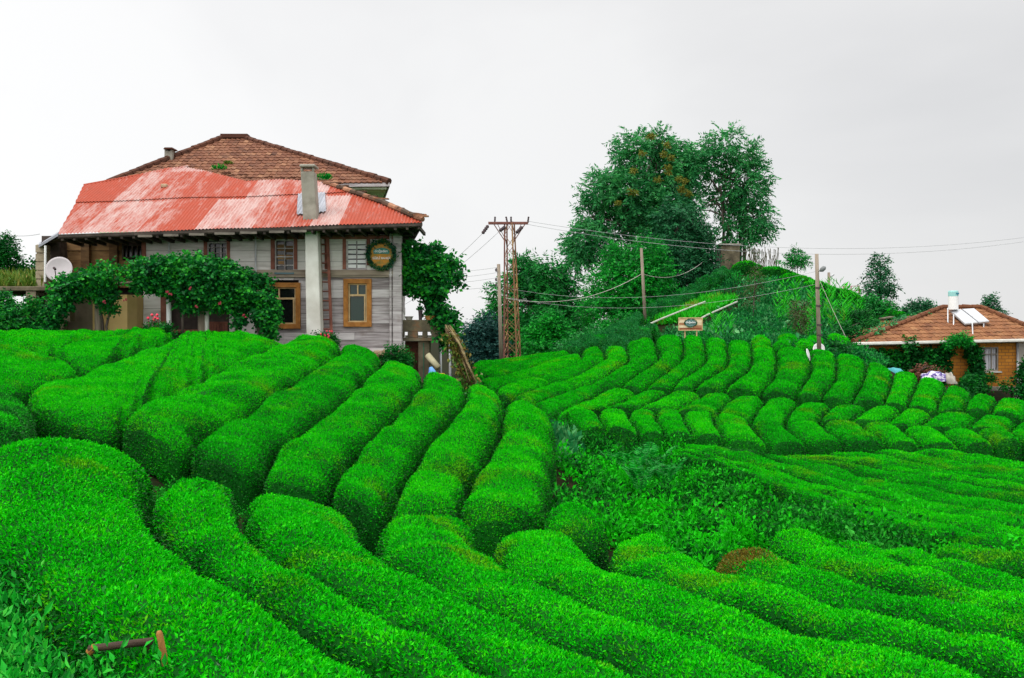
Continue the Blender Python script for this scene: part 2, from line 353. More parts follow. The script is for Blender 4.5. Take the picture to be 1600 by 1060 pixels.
# --- lower rows fanning towards the camera
b0r = [(243,728),(226,770),(222,802),(244,833),(300,888),(351,937),(410,968),(463,999),(514,1031),(555,1047),(620,1082),(730,1157)]
b01 = [(236,775),(231,805),(250,840),(300,888),(351,937),(410,968),(463,999),(514,1031),(555,1047),(620,1082),(730,1157)]
b12 = [(372,765),(366,803),(380,848),(415,886),(458,912),(504,933),(545,963),(588,981),(631,1004),(677,1029),(720,1055),(770,1090),(880,1165)]
b12b= [(384,770),(380,803),(388,848),(415,886),(458,912),(504,933),(545,963),(588,981),(631,1004),(677,1029),(720,1055),(770,1090),(880,1165)]
b23 = [(560,812),(566,838),(572,868),(606,894),(654,917),(691,943),(742,966),(793,986),(844,1012),(895,1028),(945,1046),(1010,1082),(1120,1157)]
b23b= [(590,820),(588,845),(590,872),(612,897),(654,917),(691,943),(742,966),(793,986),(844,1012),(895,1028),(945,1046),(1010,1082),(1120,1157)]
b34 = [(742,822),(747,848),(751,878),(775,895),(816,917),(851,933),(895,953),(933,966),(989,988),(1038,1001),(1083,1019),(1122,1035),(1168,1046),(1240,1075),(1350,1150)]
b34b= [(772,840),(768,862),(770,885),(785,899),(816,917),(851,933),(895,953),(933,966),(989,988),(1038,1001),(1083,1019),(1122,1035),(1168,1046),(1240,1075),(1350,1150)]
b45 = [(893,842),(910,864),(925,883),(958,901),(997,915),(1040,932),(1063,939),(1111,953),(1155,967),(1200,981),(1251,999),(1315,1014),(1366,1023),(1417,1042),(1468,1051),(1560,1080),(1670,1155)]
b45b= [(950,858),(948,880),(960,898),(997,915),(1040,932),(1063,939),(1111,953),(1155,967),(1200,981),(1251,999),(1315,1014),(1366,1023),(1417,1042),(1468,1051),(1560,1080),(1670,1155)]
b56 = [(1030,836),(1051,861),(1094,888),(1124,903),(1155,917),(1200,935),(1266,953),(1307,961),(1343,966),(1391,979),(1429,989),(1475,997),(1506,1012),(1557,1020),(1640,1042)]
b56b= [(1106,884),(1124,903),(1155,917),(1200,935),(1266,953),(1307,961),(1343,966),(1391,979),(1429,989),(1475,997),(1506,1012),(1557,1020),(1640,1042)]
b67 = [(1165,862),(1215,882),(1259,902),(1315,920),(1363,935),(1411,943),(1468,956),(1518,968),(1557,974),(1640,990)]
b67b= [(1186,852),(1215,876),(1259,902),(1315,920),(1363,935),(1411,943),(1468,956),(1518,968),(1557,974),(1640,990)]
b78 = [(1255,846),(1310,861),(1353,879),(1404,895),(1455,912),(1488,920),(1526,929),(1557,935),(1640,952)]
b89 = [(1375,856),(1434,872),(1480,884),(1513,895),(1570,902),(1640,914)]
gB = 'tea hedges fanning out across the lower slope'
hedge([(-110,740),(-60,830),(0,885),(34,905),(56,935),(103,975),(150,1010),(230,1075),(340,1150)], b0r, 'widest tea hedge of all, sweeping down past the log rail', gB, e1=0, h=0.8)
hedge(b01, b12, 'tea hedge just above the widest one, with a narrow rounded head', gB, e1=0, wf=.95, h=.80)
hedge(b12b, b23, 'tea hedge with a reddish bronze band across its middle', gB, e1=0, wf=.95, h=.80)
hedge(b23b, b34, 'bright tea hedge with a big rounded head in the middle of the fan', gB, e1=0, wf=.95, h=.80)
hedge(b34b, b45, 'tea hedge whose rounded head stands next to a dark gap below the yellowish bush', gB, e1=0, wf=.95, h=.80)
hedge(b45b, b56, 'tea hedge starting beside the yellowish bush at the edge of the overgrown patch', gB, e1=0, wf=.95, h=.80)
_r = hit([(1140,872)], 0.0)[0]
hedge(b56b, b67, 'tea hedge with a rusty brown cap on its head', gB, e1=0, wf=.95, h=.80, rust=(_r, 0.45))
hedge(b67b, b78, 'yellow green tea hedge just above the rusty capped one', gB, e1=0, wf=.95, h=.80)
hedge(b78, b89, 'thin tea hedge bordering the overgrown patch', gB, e1=0, lump=1.6)
hedge([(1440,868),(1490,866),(1560,872),(1640,884)], [(1440,876),(1490,886),(1560,900),(1640,912)], 'scrappy last tea hedge of the fan at the photo edge', gB, e1=0, lump=1.6)
hedge([(832,822),(850,805),(880,796),(915,800)], [(900,852),(935,862),(945,845),(950,815)], 'yellowish rounded tea bush between the terrace and the lower fan', gB, h=0.8)
# --- upper band of the far field: edge lines from the top down
c = [[(893,550),(872,552),(825,557),(782,560),(735,564)],
 [(882,558),(825,564),(791,569),(740,577)],
 [(880,562),(830,575),(801,583),(770,590)],
 [(908,553),(911,560),(901,568),(876,578),(850,590),(820,594)],
 [(934,543),(945,552),(948,562),(935,569),(910,583),(889,594),(862,599)],
 [(973,537),(980,549),(983,560),(979,569),(957,581),(934,598),(905,606)],
 [(1023,530),(1026,544),(1030,558),(1028,567),(1013,576),(996,586),(966,606)],
 [(1066,528),(1068,541),(1068,556),(1064,566),(1049,576),(1035,588),(1016,602),(1003,611)],
 [(1100,531),(1102,547),(1105,562),(1098,573),(1081,585),(1062,597),(1045,611)],
 [(1137,534),(1136,547),(1139,563),(1132,578),(1113,590),(1093,600),(1081,610)],
 [(1173,536),(1174,546),(1175,561),(1173,575),(1161,586),(1140,600),(1126,612)],
 [(1211,545),(1213,561),(1213,576),(1208,591),(1193,606),(1187,616)],
 [(1262,548),(1267,561),(1268,578),(1262,591),(1250,608),(1243,620)],
 [(1305,553),(1307,566),(1307,583),(1305,596),(1289,613),(1280,624)],
 [(1355,566),(1352,583),(1349,595),(1339,612),(1329,630)],
 [(1396,582),(1393,600),(1388,615),(1380,633)],
 [(1436,590),(1430,606),(1423,619),(1417,639)],
 [(1480,602),(1474,613),(1466,628),(1463,646)],
 [(1521,617),(1510,631),(1505,643)],
 [(1560,624),(1551,636),(1546,646)],
 [(1612,632),(1605,640),(1600,655)]]
gC = 'clipped tea hedges of the upper band of the far field'
labC = ['thin straight tea hedge right behind the foot of the steel pylon', 'straight tea hedge in front of the pylon foot', 'straight tea hedge below the two thin ones at the pylon foot',
 'tea hedge with a tight bend, innermost of the curling rows', 'tea hedge curling round the innermost bend', 'tea hedge with a wide bend below the loose ridge bushes']
for i in range(len(c) - 1):
    if i < 6: lab = labC[i]
    elif i == 7: lab = 'curved tea hedge whose top end stands at the legs of the wooden signboard'
    elif i == 12: lab = 'curved tea hedge whose top end stands at the pole with the white dish'
    elif i < 7: lab = 'curved tea hedge one row before the signboard, its top end widest of the band'
    elif i < 12: lab = 'curved tea hedge of the upper band, %s row after the signboard towards the brick house' % ORD[i - 8]
    else: lab = 'short tea hedge of the upper band, %s from the dish pole towards the house' % ORD[i - 13]
    hedge(c[i], c[i+1], lab, gC, wf=0.94, lump=.5, h=.72)
# --- second band
e = [[(803,584),(782,586),(767,590),(750,597)], [(824,592),(796,602),(786,604),(770,612)], [(866,597),(842,607),(820,614),(800,622)],
 [(908,603),(876,617),(850,625),(828,633)], [(951,605),(927,620),(906,631),(881,638),(860,648)], [(1001,612),(974,627),(957,636),(930,640)],
 [(1052,613),(1025,625),(1006,635),(986,641)], [(1103,614),(1076,631),(1059,639),(1040,643)], [(1151,618),(1130,632),(1121,646),(1117,650)],
 [(1198,622),(1182,642),(1172,661)], [(1252,627),(1235,640),(1223,666)], [(1305,634),(1286,645),(1279,659)], [(1362,637),(1344,647),(1325,659)],
 [(1413,639),(1396,653),(1379,664)], [(1461,647),(1445,658),(1427,668)], [(1532,650),(1518,662),(1508,671)], [(1591,657),(1578,669),(1572,675)], [(1665,660),(1655,674)]]
gE = 'clipped tea hedges of the middle band of the far field'
for i in range(len(e) - 1):
    hedge(e[i], e[i+1], 'short slanting tea hedge of the middle band, %s from the pylon' % ORD[i], gE, wf=0.94, lump=.55, h=.70)
# --- third band
f = [[(880,642),(890,655),(912,672)], [(934,641),(936,652),(947,668)], [(982,643),(984,656),(994,668),(1000,679)], [(1025,642),(1026,659),(1035,670),(1042,681)],
 [(1066,645),(1071,659),(1081,676),(1086,684)], [(1115,646),(1117,663),(1128,680),(1132,688)], [(1168,657),(1181,673),(1198,690),(1204,697)],
 [(1222,662),(1232,674),(1249,685),(1270,696)], [(1281,658),(1289,671),(1306,683),(1325,694)], [(1342,660),(1354,671),(1374,683),(1391,695)],
 [(1405,667),(1422,682),(1442,697)], [(1466,670),(1486,686),(1506,698)], [(1520,672),(1540,686),(1561,695)], [(1574,671),(1586,682),(1602,692)], [(1630,672),(1645,690)]]
gF = 'clipped tea hedges of the lower band of the far field'
for i in range(len(f) - 1):
    hedge(f[i], f[i+1], 'short tea hedge of the lower band, %s row counting from the weedy path' % ORD[i], gF, wf=0.94, lump=.55, h=.70)
# --- long loose rows sweeping right below the bands
u0 = [(1450,694),(1510,696),(1561,707),(1630,718)]
u1 = [(1340,698),(1391,704),(1442,715),(1493,725),(1544,732),(1630,742)]
u2 = [(1200,702),(1260,707),(1340,717),(1408,728),(1476,739),(1540,749),(1630,760)]
l0 = [(1060,687),(1110,687),(1180,699),(1260,722),(1350,748),(1450,770),(1630,797)]
l1 = [(1055,700),(1130,719),(1210,746),(1300,778),(1400,806),(1500,829),(1630,853)]
l2 = [(1130,735),(1240,782),(1330,815),(1430,842),(1530,860),(1630,874)]
gU = 'long loose tea hedges below the far field'
def between(p, q, t): return [tuple(v) for v in resample(np.asarray(p, float), 9) * (1 - t) + resample(np.asarray(q, float), 9) * t]
lines = [u0, between(u0, u1, .55), u1, between(u1, u2, .5), u2, between(u2, l0, .5), l0, between(l0, l1, .36), between(l0, l1, .70), l1]
for k in range(len(lines) - 1):
    hedge(lines[k], lines[k+1], 'long low loose tea row, %s counting down from the brick house' % ORD[k], gU, e1=0, lump=1.0, wf=.93, cover=1.3, h=.50)
# ------------------------------------------------------------------ more materials
WOOD_GREY = M('weathered_wood', [(0.22,(0.16,0.135,0.13)),(0.45,(0.33,0.295,0.29)),(0.62,(0.50,0.465,0.455)),(0.85,(0.62,0.59,0.57))], scale=2.2, stretch=(0.5,1,6), isl=0.35, stain=(1.2,(0.16,0.11,0.08),0.58,0.78), bscale=14)
WOOD_PALE = M('pale_painted_boards', [(0.25,(0.46,0.43,0.38)),(0.5,(0.66,0.63,0.58)),(0.8,(0.78,0.76,0.72))], scale=2.0, stretch=(0.6,1,5), isl=0.2, stain=(1.6,(0.30,0.25,0.18),0.60,0.80), bscale=14)
WOOD_BROWN = M('old_brown_wood', [(0.25,(0.06,0.032,0.014)),(0.5,(0.20,0.11,0.045)),(0.75,(0.38,0.22,0.09))], scale=1.8, stretch=(0.6,1,3), isl=0.3, bscale=12)
WOOD_RED = M('red_brown_timber', [(0.3,(0.13,0.045,0.03)),(0.6,(0.25,0.09,0.06)),(0.85,(0.36,0.17,0.11))], scale=4, stretch=(1,1,1), isl=0.15)
WOOD_ORANGE = M('orange_stained_timber', [(0.3,(0.22,0.085,0.018)),(0.6,(0.40,0.17,0.035)),(0.85,(0.50,0.25,0.07))], scale=5)
WOOD_CREAM = M('pale_sash_timber', [(0.3,(0.40,0.26,0.11)),(0.7,(0.62,0.46,0.25))], scale=5)
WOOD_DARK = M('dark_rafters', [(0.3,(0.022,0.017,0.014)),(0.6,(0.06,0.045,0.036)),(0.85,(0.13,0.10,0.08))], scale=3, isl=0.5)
BEAM = M('grey_brown_beam', [(0.3,(0.16,0.12,0.085)),(0.6,(0.34,0.28,0.21)),(0.85,(0.46,0.41,0.34))], scale=2, stretch=(0.5,1,4))
CONC_W = M('whitewashed_concrete', [(0.3,(0.50,0.48,0.42)),(0.6,(0.66,0.65,0.59)),(0.85,(0.74,0.73,0.68))], scale=1.6, stain=(0.9,(0.36,0.33,0.26),0.60,0.85))
CONC_G = M('grey_concrete', [(0.3,(0.17,0.155,0.12)),(0.6,(0.31,0.29,0.24)),(0.85,(0.42,0.40,0.35))], scale=2.0, stain=(1.0,(0.10,0.09,0.06),0.55,0.8))
CONC_D = M('mossy_concrete', [(0.3,(0.05,0.042,0.025)),(0.55,(0.13,0.11,0.065)),(0.85,(0.25,0.22,0.15))], scale=2.2, stain=(1.5,(0.22,0.09,0.035),0.62,0.75))
PLASTER = M('brown_grey_plaster', [(0.3,(0.17,0.13,0.085)),(0.55,(0.29,0.235,0.165)),(0.85,(0.40,0.35,0.27))], scale=0.8)
CREAM = M('cream_plaster', [(0.3,(0.50,0.34,0.12)),(0.7,(0.66,0.47,0.20))], scale=1.2)
GREENISH = M('pale_green_plaster', [(0.3,(0.44,0.55,0.36)),(0.7,(0.58,0.68,0.48))], scale=1.2)
STONE = M('rubble_stone', [(0.3,(0.13,0.08,0.045)),(0.55,(0.32,0.21,0.12)),(0.8,(0.46,0.36,0.24))], scale=3.5, isl=0.4)
RUST = M('rusty_ochre_steel', [(0.3,(0.13,0.055,0.035)),(0.5,(0.23,0.115,0.055)),(0.7,(0.36,0.22,0.08))], scale=1.1, detail=8, rough=0.75)
RUST_R = M('rusty_red_steel', [(0.3,(0.11,0.04,0.032)),(0.6,(0.22,0.09,0.07)),(0.85,(0.32,0.18,0.14))], scale=2.0, rough=0.75)
POLE = M('weathered_pole_wood', [(0.3,(0.15,0.115,0.085)),(0.6,(0.27,0.22,0.165)),(0.85,(0.36,0.31,0.25))], scale=2, stretch=(3,3,0.4))
STEEL = M('galvanised_steel', [(0.3,(0.36,0.37,0.38)),(0.7,(0.55,0.56,0.56))], scale=3, rough=0.45, metal=0.3)
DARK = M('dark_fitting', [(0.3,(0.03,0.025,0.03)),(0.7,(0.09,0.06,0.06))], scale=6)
WIRE = M('cable', [(0.3,(0.26,0.27,0.27)),(0.7,(0.36,0.37,0.37))], scale=3, bmp=0)
WIRE_P = M('pale_cable', [(0.3,(0.40,0.38,0.33)),(0.7,(0.5,0.48,0.42))], scale=3, bmp=0)
DISH = M('dish_grey', [(0.3,(0.38,0.345,0.35)),(0.7,(0.47,0.43,0.435))], scale=2, rough=0.5, bmp=0)
WHITE = M('white_paint', [(0.3,(0.70,0.70,0.68)),(0.7,(0.82,0.82,0.80))], scale=2, rough=0.5, bmp=0.05)
BARK = M('bark', [(0.3,(0.035,0.028,0.022)),(0.6,(0.09,0.07,0.055)),(0.85,(0.16,0.13,0.10))], scale=6, stretch=(2,2,0.5))
TWIG = M('dry_stems', [(0.3,(0.06,0.035,0.015)),(0.55,(0.15,0.10,0.045)),(0.85,(0.30,0.23,0.11))], scale=6, isl=0.6)
def glass_mat(name, col):
    m, nt, b = new_mat(name); b.inputs['Base Color'].default_value = (*col, 1); b.inputs['Roughness'].default_value = 0.12; b.inputs['Specular IOR Level'].default_value = 0.4; return m
PANE = glass_mat('dark_pane', (0.008,0.010,0.009)); PANE_G = glass_mat('green_pane', (0.004,0.028,0.016))
VINE = leaf_mat('vine_leaf', [(0.003,0.035,0.012),(0.006,0.11,0.022),(0.012,0.22,0.022),(0.045,0.40,0.02)], trans=0.25, rough=0.4, spec=0.12, pscale=1.1)
IVY = leaf_mat('ivy_leaf', [(0.003,0.04,0.010),(0.005,0.10,0.015),(0.010,0.20,0.012)], trans=0.2, spec=0.10, pscale=0.9)
TREE_A = leaf_mat('tree_leaf_blue_green', [(0.008,0.10,0.030),(0.025,0.24,0.060),(0.07,0.40,0.09)], trans=0.35, spec=0.25, pscale=0.6)
TREE_B = leaf_mat('tree_leaf_mid', [(0.004,0.07,0.018),(0.010,0.19,0.03),(0.025,0.36,0.04)], trans=0.25, spec=0.2, pscale=0.35)
TREE_C = leaf_mat('tree_leaf_bright', [(0.002,0.07,0.012),(0.005,0.22,0.020),(0.014,0.42,0.018)], trans=0.3, spec=0.15, pscale=0.35)
TREE_D = leaf_mat('tree_leaf_dark', [(0.004,0.045,0.018),(0.010,0.11,0.035),(0.026,0.20,0.06)], trans=0.15, spec=0.2, pscale=0.5)
DRYLEAF = leaf_mat('brownish_leaf', [(0.03,0.05,0.015),(0.07,0.08,0.025),(0.05,0.13,0.03)], trans=0.2, spec=0.2)
PALELEAF = leaf_mat('pale_broad_leaf', [(0.006,0.12,0.03),(0.02,0.22,0.06),(0.13,0.38,0.13)], trans=0.2, spec=0.15, rough=0.4)
GARDEN = leaf_mat('garden_leaf', [(0.002,0.05,0.016),(0.004,0.11,0.024),(0.008,0.20,0.026),(0.05,0.28,0.09)], tint=(0.006,0.36,0.010), tint_lo=0.57, tint_hi=0.70, tscale=0.4, trans=0.2, spec=0.1, pscale=0.6)
GRASS_Y = leaf_mat('yellowing_grass', [(0.03,0.10,0.01),(0.10,0.20,0.02),(0.26,0.22,0.05)], trans=0.2, pscale=1.4)
MOWN = leaf_mat('mown_grass', [(0.010,0.28,0.01),(0.015,0.42,0.01),(0.05,0.48,0.01)], trans=0.2, spec=0.1, tint=(0.24,0.22,0.03), tint_lo=0.62, tint_hi=0.75, tscale=0.5)
ROSE = M('rose_petals', [(0.3,(0.45,0.02,0.04)),(0.7,(0.75,0.08,0.12))], scale=8, bmp=0)
ORANGE_FR = M('orange_seed_cluster', [(0.3,(0.35,0.17,0.03)),(0.7,(0.55,0.32,0.06))], scale=8, bmp=0)

def sheet_mat(name, base, dirty, pale, sheet_w=0.86):
    """painted corrugated sheets: each sheet (0.86 m) weathers to its own degree, with chalky streaks along the slope"""
    m, nt, b = new_mat(name); t = N(nt, 'ShaderNodeTexCoord'); s = N(nt, 'ShaderNodeSeparateXYZ'); L(nt, t.outputs['Object'], s.inputs[0])
    cx = math_node(nt, 'FLOOR', math_node(nt, 'DIVIDE', s.outputs[0], sheet_w)); cy = math_node(nt, 'FLOOR', math_node(nt, 'DIVIDE', math_node(nt, 'SUBTRACT', s.outputs[1], 28.3), 2.75))
    cmb = N(nt, 'ShaderNodeCombineXYZ'); L(nt, cx, cmb.inputs[0]); L(nt, cy, cmb.inputs[1])
    wn = N(nt, 'ShaderNodeTexWhiteNoise', noise_dimensions='3D'); L(nt, cmb.outputs[0], wn.inputs['Vector'])
    n1 = tex_noise(nt, 1.3, 7, 0.7, (2.2, 0.6, 0.6)); n2 = tex_noise(nt, 5.0, 7, 0.8, (5.0, 0.45, 0.45))
    f = math_node(nt, 'ADD', math_node(nt, 'MULTIPLY', wn.outputs['Value'], 0.30), math_node(nt, 'ADD', math_node(nt, 'MULTIPLY', n1, 0.70), math_node(nt, 'MULTIPLY', n2, 0.62)))
    fp = ramp(nt, f, [(0.74, (0, 0, 0)), (0.98, (0.95, 0.95, 0.95))])
    c = mixc(nt, fp, mixc(nt, tex_noise(nt, 2.0, 4), base, dirty), pale)
    c = mixc(nt, ramp(nt, tex_noise(nt, 3.2, 7, 0.7, (3.0, 0.5, 0.5)), [(0.60, (0, 0, 0)), (0.80, (0.75, 0.75, 0.75))]), c, (0.16, 0.05, 0.025))
    L(nt, c, b.inputs['Base Color']); b.inputs['Roughness'].default_value = 0.65; b.inputs['Specular IOR Level'].default_value = 0.12; return m
RED_SHEET = sheet_mat('red_corrugated_sheet', (0.34,0.050,0.022), (0.26,0.052,0.028), (0.42,0.30,0.275))
GREY_SHEET = sheet_mat('grey_corrugated_sheet', (0.27,0.28,0.31), (0.22,0.23,0.25), (0.33,0.34,0.37))
PINK_SHEET = sheet_mat('bleached_corrugated_sheet', (0.40,0.11,0.085), (0.40,0.24,0.22), (0.46,0.38,0.37))
def tile_mat(name, a, b_, c_, dark):
    m, nt, b = new_mat(name); g = N(nt, 'ShaderNodeAttribute', attribute_name='tile_tone')
    n = math_node(nt, 'ADD', math_node(nt, 'MULTIPLY', g.outputs['Fac'], 0.6), math_node(nt, 'MULTIPLY', tex_noise(nt, 0.9, 7, 0.6), 0.5))
    c = ramp(nt, n, [(0.2, a), (0.55, b_), (0.85, c_)])
    c = mixc(nt, ramp(nt, tex_noise(nt, 2.2, 6, 0.7), [(0.5, (0, 0, 0)), (0.75, (0.7, 0.7, 0.7))]), c, dark)
    L(nt, c, b.inputs['Base Color']); b.inputs['Roughness'].default_value = 0.85; b.inputs['Specular IOR Level'].default_value = 0.2; return m
TILE_OLD = tile_mat('old_clay_tiles', (0.07,0.026,0.015), (0.16,0.062,0.032), (0.28,0.14,0.075), (0.05,0.032,0.022))
TILE_NEW = tile_mat('clay_tiles', (0.12,0.044,0.020), (0.20,0.082,0.034), (0.29,0.14,0.06), (0.08,0.045,0.026))

def plane_basis(p0, p1, p2):                            # eu along the eave, ev up the slope, en out of the roof
    eu = (p1 - p0).normalized(); en = eu.cross(p2 - p0).normalized()
    if en.z < 0: en = -en
    return p0, eu, en.cross(eu).normalized(), en
def on_plane(px, py, o, en):
    r = Vector(ray(np.float64(px), np.float64(py))); return r * (o.dot(en) / r.dot(en))
def uv_of(p, b): d = p - b[0]; return d.dot(b[1]), d.dot(b[2])
def col_span(poly, u):
    vs = []
    for i in range(len(poly)):
        (a, b), (c, d) = poly[i], poly[(i + 1) % len(poly)]
        if (a - u) * (c - u) <= 0 and abs(a - c) > 1e-9: vs.append(b + (d - b) * (u - a) / (c - a))
    return (min(vs), max(vs)) if len(vs) > 1 else None
def corrugated(name, poly, b, mat, parent, pitch=0.105, amp=0.016):
    us = np.arange(min(p[0] for p in poly) + 0.005, max(p[0] for p in poly) - 0.005, pitch / 6); V = []; cols = 0; nv = 7
    for u in us:
        s = col_span(poly, u)
        if not s: continue
        for k in range(nv):
            v = s[0] + (s[1] - s[0]) * k / (nv - 1); hgt = amp * math.sin(2 * math.pi * u / pitch) + 0.012 * math.sin(u * 1.7 + v) 
            V.append(b[0] + b[1] * u + b[2] * v + b[3] * hgt)
        cols += 1
    V = np.array([tuple(v) for v in V]); return np_mesh(name, V, grid_quads(cols, nv)[:, ::-1], np.zeros((cols - 1) * (nv - 1)), [mat], parent, smooth_first=10**9)
def tiled(name, poly, b, mat, parent, tw=0.21, th=0.33, seed=1):
    u0, u1 = min(p[0] for p in poly), max(p[0] for p in poly); v0, v1 = min(p[1] for p in poly), max(p[1] for p in poly)
    r = np.random.default_rng(seed); V, Fq, tone = [], [], []
    nu = int((u1 - u0) / tw) + 1; nv = int((v1 - v0) / th) + 1
    for j in range(nv):
        for i in range(nu):
            u, v = u0 + i * tw, v0 + j * th; s = col_span(poly, u + tw / 2)
            if not s or v + th * 0.4 > s[1] or v + th * 0.6 < s[0]: continue
            lift = 0.035 + r.normal() * 0.006; tn = float(np.clip(r.normal(0.5, 0.15), 0, 1)); sk = r.normal() * 0.008; base = len(V)
            for (dv, hh) in ((-0.02, lift), (th + 0.03, 0.005)):
                for (du, hc) in ((0, 0.0), (0.3, 0.035), (0.6, 0.012), (1.0, 0.0)):
                    V.append(tuple(b[0] + b[1] * (u + du * tw * 1.02 + sk) + b[2] * (v + dv) + b[3] * (hh + hc)))
            for (du, hc) in ((0, 0.0), (0.3, 0.035), (0.6, 0.012), (1.0, 0.0)):   # the butt of the tile
                V.append(tuple(b[0] + b[1] * (u + du * tw * 1.02 + sk) + b[2] * (v - 0.02) + b[3] * (hc - 0.01)))
            for k in range(3):
                Fq.append((base + k, base + k + 1, base + 5 + k, base + 4 + k)); Fq.append((base + 8 + k, base + 9 + k, base + 1 + k, base + k)); tone += [tn, tn]
    o = np_mesh(name, np.array(V), np.array(Fq), np.zeros(len(Fq)), [mat], parent)
    at = o.data.attributes.new('tile_tone', 'FLOAT', 'FACE'); at.data.foreach_set('value', np.array(tone, np.float32)); return o
def ridge_tiles(mb, p, q, r=0.10, step=0.36):
    p, q = Vector(p), Vector(q); n = max(1, int((q - p).length / step)); d = (q - p) / n
    for i in range(n):
        a = p + d * i; mb.tube([a + Vector((0, 0, random.uniform(-.015, .015))), a + d * 1.08 + Vector((0, 0, random.uniform(0, .03)))], [r * 1.15, r * 0.9], 8)
def planks(mb, x0, x1, z0, z1, y, ph=0.26, th=0.05, holes=(), mi=0, rnd=0.012):
    z = z0
    while z < z1 - 0.02:
        h = min(ph * random.uniform(0.85, 1.15), z1 - z)
        if z1 - z - h < 0.06: h = z1 - z
        spans = [(x0, x1)]
        for (a, b, c, d) in holes:
            if c < z + h / 2 < d:
                spans = [s for (p, q) in spans for s in ((p, min(q, a)), (max(p, b), q)) if s[1] - s[0] > 0.02]
        for (p, q) in spans:
            xs = [p]
            while q - xs[-1] > 3.2: xs.append(xs[-1] + random.uniform(1.6, 3.0))
            xs.append(q)
            for a, b in zip(xs, xs[1:]):
                o = random.uniform(-rnd, rnd); mb.box(a + 0.003, b - 0.003, y + o, y + th, z + 0.005, z + h - 0.005, mi)
        z += h
def window_frame(mb, x0, x1, z0, z1, y, w=0.09, d=0.07, mi=0):
    mb.box(x0, x1, y - d, y + 0.05, z1 - w, z1, mi); mb.box(x0, x1, y - d, y + 0.05, z0, z0 + w, mi)
    mb.box(x0, x0 + w, y - d, y + 0.05, z0 + w, z1 - w, mi); mb.box(x1 - w, x1, y - d, y + 0.05, z0 + w, z1 - w, mi)

# ------------------------------------------------------------------ plants
def inside(poly, x, y):
    r = np.zeros(len(x), bool); n = len(poly)
    for i in range(n):
        (a, b), (c, d) = poly[i][:2], poly[(i + 1) % n][:2]
        cond = ((b > y) != (d > y)) & (x < (c - a) * (y - b) / ((d - b) + 1e-12) + a); r ^= cond
    return r
def scatter(poly, per_m2):
    p = np.array(poly)[:, :2]; lo, hi = p.min(0), p.max(0); n = int((hi - lo).prod() * per_m2)
    q = rng.uniform(lo, hi, (n, 2)); return q[inside(poly, q[:, 0], q[:, 1])]
def clump_leaves(cx, cy, r, h, n, ln, wid=0.45, up=0.6, zoff=0.0):
    """one dome of leaves per (cx, cy); arrays or scalars"""
    m = len(cx); idx = np.repeat(np.arange(m), n); k = len(idx); r = np.broadcast_to(r, (m,)); h = np.broadcast_to(h, (m,))
    v = unit(rng.normal(size=(k, 3))); v[:, 2] = np.abs(v[:, 2]); q = rng.random(k) ** 0.4
    x = cx[idx] + v[:, 0] * r[idx] * q; y = cy[idx] + v[:, 1] * r[idx] * q
    z = G(cx, cy)[idx] + zoff + v[:, 2] * h[idx] * q * rng.uniform(0.75, 1.1, k)
    d = v * 0.7 + rng.normal(size=(k, 3)) * 0.5 + np.array([0, 0, up])
    return leaves(np.stack([x, y, z], 1), d, rng.uniform(0.6, 1.3, k) * ln, wid)
def merge(parts):
    V, Q, b = [], [], 0
    for v, q in parts: V.append(v); Q.append(q + b); b += len(v)
    return np.vstack(V), np.vstack(Q)
def crown_leaves(blobs, n, k=9, RL=0.55, LL=0.24, wid=0.34, droop=0.35, holes=0.0, seed=3, hs=0.9, shell=2.4):
    B = np.array([(*P(b[0], b[1], b[4]), b[2] * b[4] / F, (b[5] if len(b) > 5 else b[2] * 0.85) * b[4] / F, b[3] * b[4] / F) for b in blobs])
    w = B[:, 3] * B[:, 5]; w = w / w.sum(); i = rng.choice(len(B), n, p=w)
    u = unit(rng.normal(size=(n, 3))); q = rng.random(n)[:, None] ** (1 / shell)
    lump = 1 + 0.20 * wav(u[:, 0] + B[i, 0], u[:, 1], u[:, 2], 3.2, seed)[:, None]
    p = B[i, :3] + u * q * lump * B[i, 3:6]
    if holes:
        keep = wav(p[:, 0], p[:, 1], p[:, 2], hs, seed + 5) > holes - 1.0; p, u = p[keep], u[keep]
    m = len(p); dr = unit(u * 0.8 + rng.normal(size=(m, 3)) * 0.55 + np.array([0, 0, -droop]))
    j = np.tile(np.arange(k), m); id_ = np.repeat(np.arange(m), k); t = (j + 0.5) / k; sz = rng.uniform(0.7, 1.25, m)[id_]
    pos = p[id_] + dr[id_] * (RL * t * sz)[:, None]; pos[:, 2] -= droop * 0.35 * RL * t ** 2
    sd = unit(np.cross(dr, np.array([0, 0, 1.0]) + 0.5 * rng.normal(size=(m, 3))))[id_] * np.where(j % 2, 1, -1)[:, None]
    d = sd * 0.8 + dr[id_] * 0.5 + rng.normal(size=(len(j), 3)) * 0.18 + np.array([0, 0, -0.2])
    return leaves(pos, d, LL * sz * (1.1 - 0.4 * t), wid, 0.06)
def leaf_obj(name, VQ, mat, parent=None): V, Q = VQ; return np_mesh(name, V, Q, np.zeros(len(Q)), [mat], parent)
